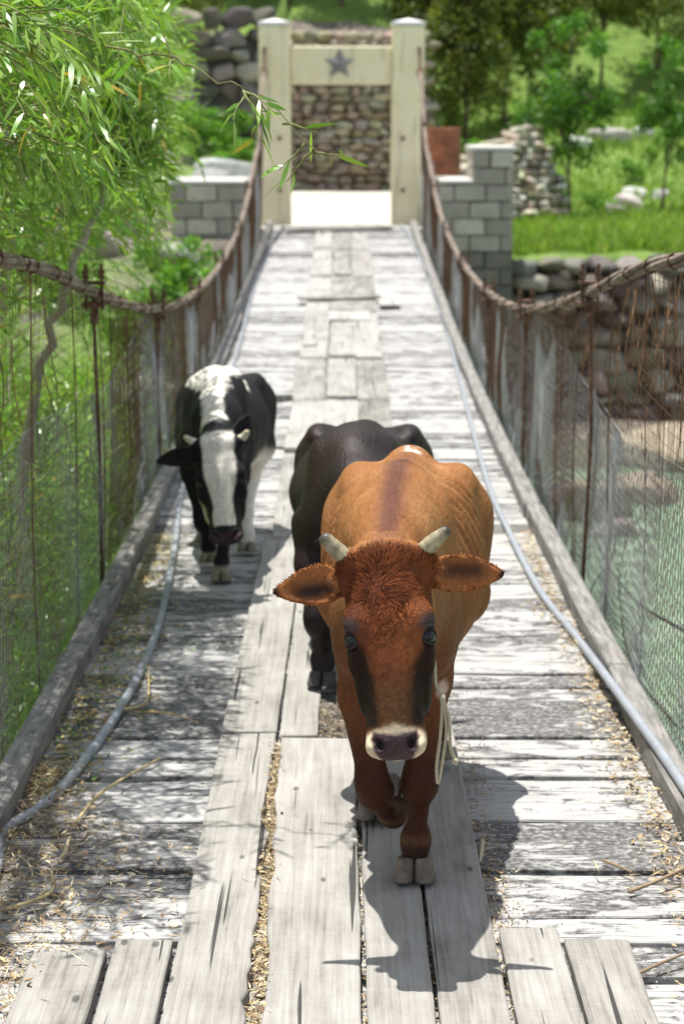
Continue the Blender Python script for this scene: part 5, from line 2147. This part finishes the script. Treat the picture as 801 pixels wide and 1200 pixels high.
        ins = np.exp(-((B + 0.010) / 0.024) ** 2) * sstep(0.02, 0.2, t) * (1 - sstep(0.62, 0.9, t)) * nor_f
        ec = lerp_col(ec, (0.040, 0.020, 0.014), ins * (0.55 + 0.7 * n2))
        ec = lerp_col(ec, (0.03, 0.015, 0.012), sstep(0.88, 0.98, t))
        C[on] = ec[on]
    return C


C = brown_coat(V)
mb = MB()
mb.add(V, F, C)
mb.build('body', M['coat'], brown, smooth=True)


def flow_b(P):
    q = HB_.to(P)
    hd = sstep(-0.06, 0.0, q[:, 1]) * sstep(-0.26, -0.36, P[:, 1]) * sstep(-0.24, -0.16, q[:, 2])
    body = np.stack([np.sign(P[:, 0]) * 0.15, np.full(len(P), 0.8), np.full(len(P), -0.45)], -1)
    leg = P[:, 2] < 0.5
    body[leg] = np.array((0, 0.1, -1.0))
    du = q[:, 0]
    dv = q[:, 1] - 0.085
    sw = 0.75 * np.sin(q[:, 0] * 42 + 1.0 + q[:, 1] * 18) * np.exp(-((q[:, 1] - 0.10) / 0.10) ** 2)
    lu = np.tanh(du * 22) * (0.25 + 0.75 * np.exp(-((q[:, 1] - 0.06) / 0.10) ** 2)) + sw
    lv = np.tanh(dv / 0.04) * 0.95
    hdir = np.stack([lu, lv, np.full(len(P), 0.2)], -1) @ HB_.R.T
    return body * (1 - hd[:, None]) + hdir * hd[:, None]


def fur_len(P):
    q = HB_.to(P)
    L = np.full(len(P), 0.015)
    inh = (P[:, 1] < -0.32) & (q[:, 2] > -0.2) & (q[:, 1] > -0.025)
    top = np.exp(-((q[:, 1] - 0.02) / 0.085) ** 2) * np.exp(-(q[:, 0] / 0.09) ** 2)
    L = np.where(inh, 0.0145 - 0.004 * sstep(0.1, 0.35, q[:, 1]) + 0.022 * np.exp(-((q[:, 1] - 0.04) / 0.12) ** 2) * np.exp(-(q[:, 0] / 0.065) ** 2), L)
    eyed = np.minimum(np.linalg.norm(q - np.array((0.092, 0.185, -0.02)), axis=1), np.linalg.norm(q - np.array((-0.092, 0.185, -0.02)), axis=1))
    L = np.where(inh, L * (0.28 + 0.72 * sstep(0.03, 0.075, eyed)), L)
    L = np.where(inh & (q[:, 1] > 0.40), 0.003, L)

    L = np.where(inh & (np.abs(q[:, 0]) > 0.125), 0.009, L)
    return L


def reg_face(P):
    q = HB_.to(P)
    r = ((P[:, 1] < -0.32) & (q[:, 2] > -0.15) & (q[:, 1] > -0.025)).astype(float)
    eyed = np.minimum(np.linalg.norm((q - np.array((0.092, 0.198, -0.02))), axis=1), np.linalg.norm((q - np.array((-0.092, 0.198, -0.02))), axis=1))
    r *= sstep(0.024, 0.032, eyed)
    r *= 1 - sstep(0.40, 0.42, q[:, 1]) * 0.96
    r *= 0.7 + 0.9 * (1 - sstep(0.20, 0.36, q[:, 1]))
    return r


def reg_body(P):
    q = HB_.to(P)
    return (((P[:, 1] >= -0.32) | (q[:, 2] <= -0.15) | (q[:, 1] <= -0.025)) & (P[:, 1] < 1.25) & (P[:, 2] > 0.10)).astype(float) * np.where(P[:, 1] < 0.5, 1.0, 0.7)


fur(V, F, N, C * 1.25, 56000, flow_b, fur_len, 0.0021, reg_face, 5, lift=0.24, colvar=0.8, jitter=0.17).build('face_hair', M['hair'], brown)
fur(V, F, N, C * 1.06, 90000, flow_b, fur_len, 0.0026, reg_body, 6, lift=0.20, colvar=0.50, jitter=0.22).build('coat_hair', M['hair'], brown)
for sg in (-1, 1):
    eye(brown, HB_, sg)
horn(brown, HB_, (-0.080, 0.012, -0.045), (-0.115, -0.022, -0.030), (-0.142, -0.052, -0.012), (0.0235, 0.021, 0.0165))
horn(brown, HB_, (0.080, 0.004, -0.045), (0.115, -0.026, -0.030), (0.150, -0.050, -0.012), (0.0235, 0.020, 0.0140))
hoof(brown, (0.058, -0.022, 0.064), (0.058, -0.036, 0.002), size=0.98)
hoof(brown, (0.006, 0.182, 0.128), (0.014, 0.247, 0.150), size=0.95)
hoof(brown, (-0.070, 0.440, 0.060), (-0.070, 0.425, -0.002), size=1.0)
hoof(brown, (0.090, 0.965, 0.060), (0.090, 0.95, 0.002), size=1.0)

# rope hanging from the halter at the right cheek
m = MB()
c0 = np.array(brown.location)
Rz = np.array(Matrix.Rotation(math.radians(-4.0), 3, 'Z'))
hp = lambda u, v, w: HB_.pt((u, v, w)) @ Rz.T + c0
A0 = hp(0.099, 0.262, -0.060)
k1 = hp(0.092, 0.33, -0.05)
loop = spline([hp(0.100, 0.235, -0.075), A0 + np.array((0.003, -0.008, 0)), hp(0.098, 0.31, -0.06) + np.array((0.004, -0.01, 0)), k1 + np.array((0.022, -0.012, -0.01)), k1 + np.array((0.020, -0.012, -0.10)), k1 + np.array((0.012, -0.012, -0.18)), k1 + np.array((0.016, -0.010, -0.225)), k1 + np.array((0.026, -0.010, -0.17)), k1 + np.array((0.034, -0.010, -0.09)), k1 + np.array((0.026, -0.014, -0.015))], 10)
m.tube(loop, 0.0042, 7)
tail_ = spline([k1 + np.array((0.026, -0.014, -0.015)), k1 + np.array((0.040, -0.014, -0.06)), k1 + np.array((0.044, -0.014, -0.13)), k1 + np.array((0.055, -0.016, -0.165))], 8)
m.tube(tail_, 0.0042, 7)
V2, F2 = ICO2
m.add(np.array(V2) * 0.009 + k1 + np.array((0.056, -0.016, -0.168)), F2)
m.add(np.array(V2) * np.array((0.008, 0.008, 0.011)) + k1 + np.array((0.024, -0.014, -0.012)), F2)
o = m.build('rope', M['rope'], smooth=True)
tag(o, 'frayed tan rope looped and hanging from the right cheek of the brown cow', 'rope')


# ---- the other two
def small_coat(name, H, ears, legs, loc, rz, scale, paint, h, label, horns, hoofs, hoofcol, tail=True, sx=1.0, fur_n=0, bony=0.8):
    root = empty(name, loc, label, 'cow', 'cattle crossing the bridge', rz=rz)
    root.scale = scale
    V, F = cow_shape((-0.36, -0.95, 0.02), (0.36, 1.40, 1.25), h, H, ears, legs, sx=sx, ribs=0.001, bony=bony, tail=tail, nape=0.095)
    Nn = vnormals(V, F)
    C = paint(V, H)
    mb = MB()
    mb.add(V, F, C)
    mb.build('body', M['coat' if bony > 0.5 else 'gloss'], root, smooth=True)
    for sg in (-1, 1):
        eye(root, H, sg)
    for hh in horns:
        horn(root, H, *hh)
    for a in hoofs:
        hoof(root, *a, size=0.86, col=hoofcol)
    if fur_n:
        fl = lambda P: np.stack([np.sign(P[:, 0]) * 0.25, np.full(len(P), 0.7), np.full(len(P), -0.6)], -1)
        fur(V, F, Nn, C * 1.1, fur_n, fl, 0.016, 0.0030, lambda P: ((P[:, 1] < 1.1) & (P[:, 2] > 0.3)).astype(float), 8, lift=0.15, colvar=0.15).build('coat_hair', M['hair'], root)
    return root


def paint_bw(V, H):
    q = H.to(V)
    u, v, w = q[:, 0], q[:, 1], q[:, 2]
    au = np.abs(u)
    n1 = fbm(V, 7, 4)
    n2 = fbm(V, 26, 6)
    Bk = (0.012, 0.011, 0.013)
    Wh = (0.66, 0.62, 0.54)
    C = np.tile(np.array(Bk)[None], (len(V), 1))
    x, y, z = V[:, 0] + 0.0, V[:, 1], V[:, 2]
    # white over withers and back, narrowing to the neck
    hwid = 0.055 + 0.085 * sstep(-0.20, 0.12, y) - 0.02 * sstep(0.5, 0.8, y) + 0.07 * (n1 - 0.5) + 0.05 * (n2 - 0.5)
    hwid = hwid - 0.04 * sstep(0.55, 0.9, y)
    wb = (1 - sstep(hwid - 0.012, hwid + 0.012, np.abs(x + 0.015 - 0.05 * np.clip(-y / 0.6, 0, 1)))) * sstep(-0.47, -0.42, y + 0.06 * (n2 - 0.5)) * sstep(0.80, 0.86, z)
    C = lerp_col(C, Wh, wb)
    # white belly and hind legs
    C = lerp_col(C, Wh, sstep(0.35, 0.45, y) * sstep(0.62, 0.52, z + 0.12 * (n1 - 0.5)))
    C = lerp_col(C, Wh, sstep(0.62, 0.66, x * 2.2 + z * 0.15 + y * 0.25 + 0.1 * (n1 - 0.5)) * sstep(0.6, 0.5, z) * 0.9)
    # white ends of the forelegs
    C = lerp_col(C, (0.40, 0.36, 0.27), sstep(0.10, 0.075, z) * (y < 0.2) * 0.7)
    # face
    hd = sstep(-0.06, -0.03, v) * (y < -0.35) * sstep(-0.30, -0.24, w)
    Hc = np.tile(np.array(Bk)[None], (len(V), 1))
    bw = 0.070 - 0.028 * sstep(0.14, 0.30, v) + 0.006 * sstep(0.30, 0.38, v) + 0.014 * (n2 - 0.5)
    bl = (1 - sstep(bw - 0.005, bw + 0.005, au - 0.0)) * (1 - sstep(0.392, 0.402, v + 0.01 * (n2 - 0.5))) * sstep(-0.14, -0.09, w)
    Hc = lerp_col(Hc, Wh, bl)
    jw = sstep(-0.075, -0.095, w + 0.02 * (n2 - 0.5)) * sstep(0.17, 0.21, v) * (1 - sstep(0.40, 0.42, v))
    jl = (u < 0) * sstep(-0.035, -0.055, w + 0.02 * (n2 - 0.5)) * sstep(0.20, 0.24, v) * (1 - sstep(0.385, 0.40, v))
    Hc = lerp_col(Hc, (0.62, 0.56, 0.36), np.maximum(jw, jl))
    Hc = lerp_col(Hc, (0.05, 0.03, 0.032), sstep(0.425, 0.44, v) * sstep(-0.02, 0.0, w) * 0.8)
    C = C * (1 - hd[:, None]) + Hc * hd[:, None]
    ear = (au > 0.118) & (v < 0.15) & (y < -0.3) & (z > 0.55)
    C[ear] = np.array((0.016, 0.012, 0.013))
    return C


def paint_bk(V, H):
    n1 = fbm(V, 5, 14)
    C = np.tile(np.array((0.013, 0.0075, 0.0065))[None], (len(V), 1))
    C = lerp_col(C, (0.026, 0.0125, 0.0095), (n1 - 0.4) * 2)
    return C


HW_ = Head((0.05, -0.66, 0.86), (0.02, -0.27, -0.96), (0.0, -0.96, 0.27), roll=math.radians(-4), s=1.08)
ears_w = [((-0.105, 0.045, -0.075), (-0.95, 0.10, -0.16), (-0.1, 0.3, 1.0), 0.165, 0.042),
          ((0.080, 0.015, -0.10), (0.30, -0.92, -0.25), (0.5, 0.1, 1.0), 0.15, 0.045)]
legs_w = [
    ([(-0.12, 0.02, 0.72), (-0.11, 0.03, 0.56), (-0.075, 0.04, 0.31), (-0.068, 0.05, 0.265), (-0.055, 0.10, 0.17), (-0.050, 0.13, 0.115), (-0.048, 0.12, 0.075)], [0.075, 0.060, 0.037, 0.040, 0.023, 0.031, 0.032]),
    ([(0.12, 0.0, 0.72), (0.105, -0.04, 0.55), (0.062, -0.12, 0.31), (0.055, -0.13, 0.265), (0.040, -0.15, 0.17), (0.032, -0.16, 0.105), (0.030, -0.18, 0.06)], [0.075, 0.060, 0.037, 0.040, 0.023, 0.031, 0.032]),
    ([(-0.13, 0.95, 0.80), (-0.16, 0.80, 0.60), (-0.13, 0.92, 0.38), (-0.12, 0.78, 0.20), (-0.115, 0.70, 0.10), (-0.11, 0.68, 0.055)], [0.14, 0.105, 0.050, 0.032, 0.035, 0.036]),
    ([(0.13, 0.95, 0.80), (0.16, 0.72, 0.58), (0.13, 0.74, 0.38), (0.12, 0.58, 0.20), (0.125, 0.50, 0.10), (0.125, 0.48, 0.055)], [0.14, 0.105, 0.050, 0.032, 0.035, 0.036]),
]
wy = 8.78
hl = [(-0.048, 0.115, 0.08), (-0.048, 0.10, 0.03)], [(0.030, -0.184, 0.064), (0.030, -0.20, 0.002)], [(-0.11, 0.676, 0.06), (-0.11, 0.66, 0.002)], [(0.125, 0.476, 0.06), (0.125, 0.46, 0.002)]
small_coat('cow', HW_, ears_w, legs_w, (-0.60, wy, float(deck_z(wy)) + 0.004), 0.0, (0.97, 0.92, 0.87), paint_bw, 0.0075,
           'black and white cow with a white blaze and lowered head walking along the left side', [((-0.082, 0.0, -0.045), (-0.108, -0.012, -0.035), (-0.132, -0.032, -0.02), (0.021, 0.018, 0.012), ((0.5, 0.44, 0.3), (0.6, 0.55, 0.42), (0.4, 0.34, 0.2))),
                                                                                                  ((0.082, 0.0, -0.045), (0.108, -0.010, -0.035), (0.130, -0.034, -0.02), (0.021, 0.018, 0.012), ((0.5, 0.44, 0.3), (0.6, 0.55, 0.42), (0.4, 0.34, 0.2)))],
           hl, (0.20, 0.17, 0.11), fur_n=16000)

HK = Head((0.10, -0.44, 0.80), (0.04, -0.25, -0.96), (0.0, -0.96, 0.25), roll=0.0, s=0.95)
ears_k = [((-0.105, 0.045, -0.075), (-0.80, 0.10, -0.5), (-0.1, 0.3, 1.0), 0.14, 0.042), ((0.105, 0.045, -0.075), (0.80, 0.10, -0.5), (0.1, 0.3, 1.0), 0.14, 0.042)]
legs_k = [
    ([(-0.13, 0.02, 0.70), (-0.125, -0.05, 0.53), (-0.115, -0.13, 0.32), (-0.112, -0.125, 0.275), (-0.108, -0.11, 0.19), (-0.105, -0.095, 0.11), (-0.105, -0.115, 0.065)], [0.09, 0.074, 0.047, 0.045, 0.029, 0.036, 0.037]),
    ([(0.12, 0.02, 0.72), (0.11, 0.03, 0.56), (0.08, 0.0, 0.31), (0.075, 0.0, 0.265), (0.07, 0.0, 0.17), (0.068, 0.0, 0.105), (0.068, -0.02, 0.06)], [0.085, 0.070, 0.043, 0.044, 0.027, 0.035, 0.037]),
    ([(-0.13, 0.95, 0.80), (-0.16, 0.82, 0.60), (-0.10, 0.98, 0.40), (-0.09, 0.88, 0.20), (-0.085, 0.82, 0.10), (-0.08, 0.80, 0.055)], [0.14, 0.105, 0.050, 0.032, 0.035, 0.036]),
    ([(0.13, 0.95, 0.80), (0.16, 0.78, 0.58), (0.12, 0.84, 0.38), (0.10, 0.68, 0.20), (0.10, 0.60, 0.10), (0.10, 0.58, 0.055)], [0.14, 0.105, 0.050, 0.032, 0.035, 0.036]),
]
ky = 6.85
hk = [(-0.105, -0.118, 0.066), (-0.105, -0.135, 0.003)], [(0.068, -0.022, 0.064), (0.068, -0.036, 0.002)], [(-0.08, 0.796, 0.06), (-0.08, 0.78, 0.002)], [(0.10, 0.576, 0.06), (0.10, 0.56, 0.002)]
small_coat('cow', HK, ears_k, legs_k, (0.045, ky, float(deck_z(ky)) + 0.043), math.radians(-3), (1.08, 0.95, 0.85), paint_bk, 0.0075,
           'glossy dark brown black cow walking close behind the brown one with its head hidden', [((-0.082, 0.0, -0.045), (-0.108, -0.012, -0.035), (-0.132, -0.032, -0.02), (0.02, 0.017, 0.012))], hk, (0.06, 0.05, 0.045), sx=1.10, fur_n=14000, bony=0.45)
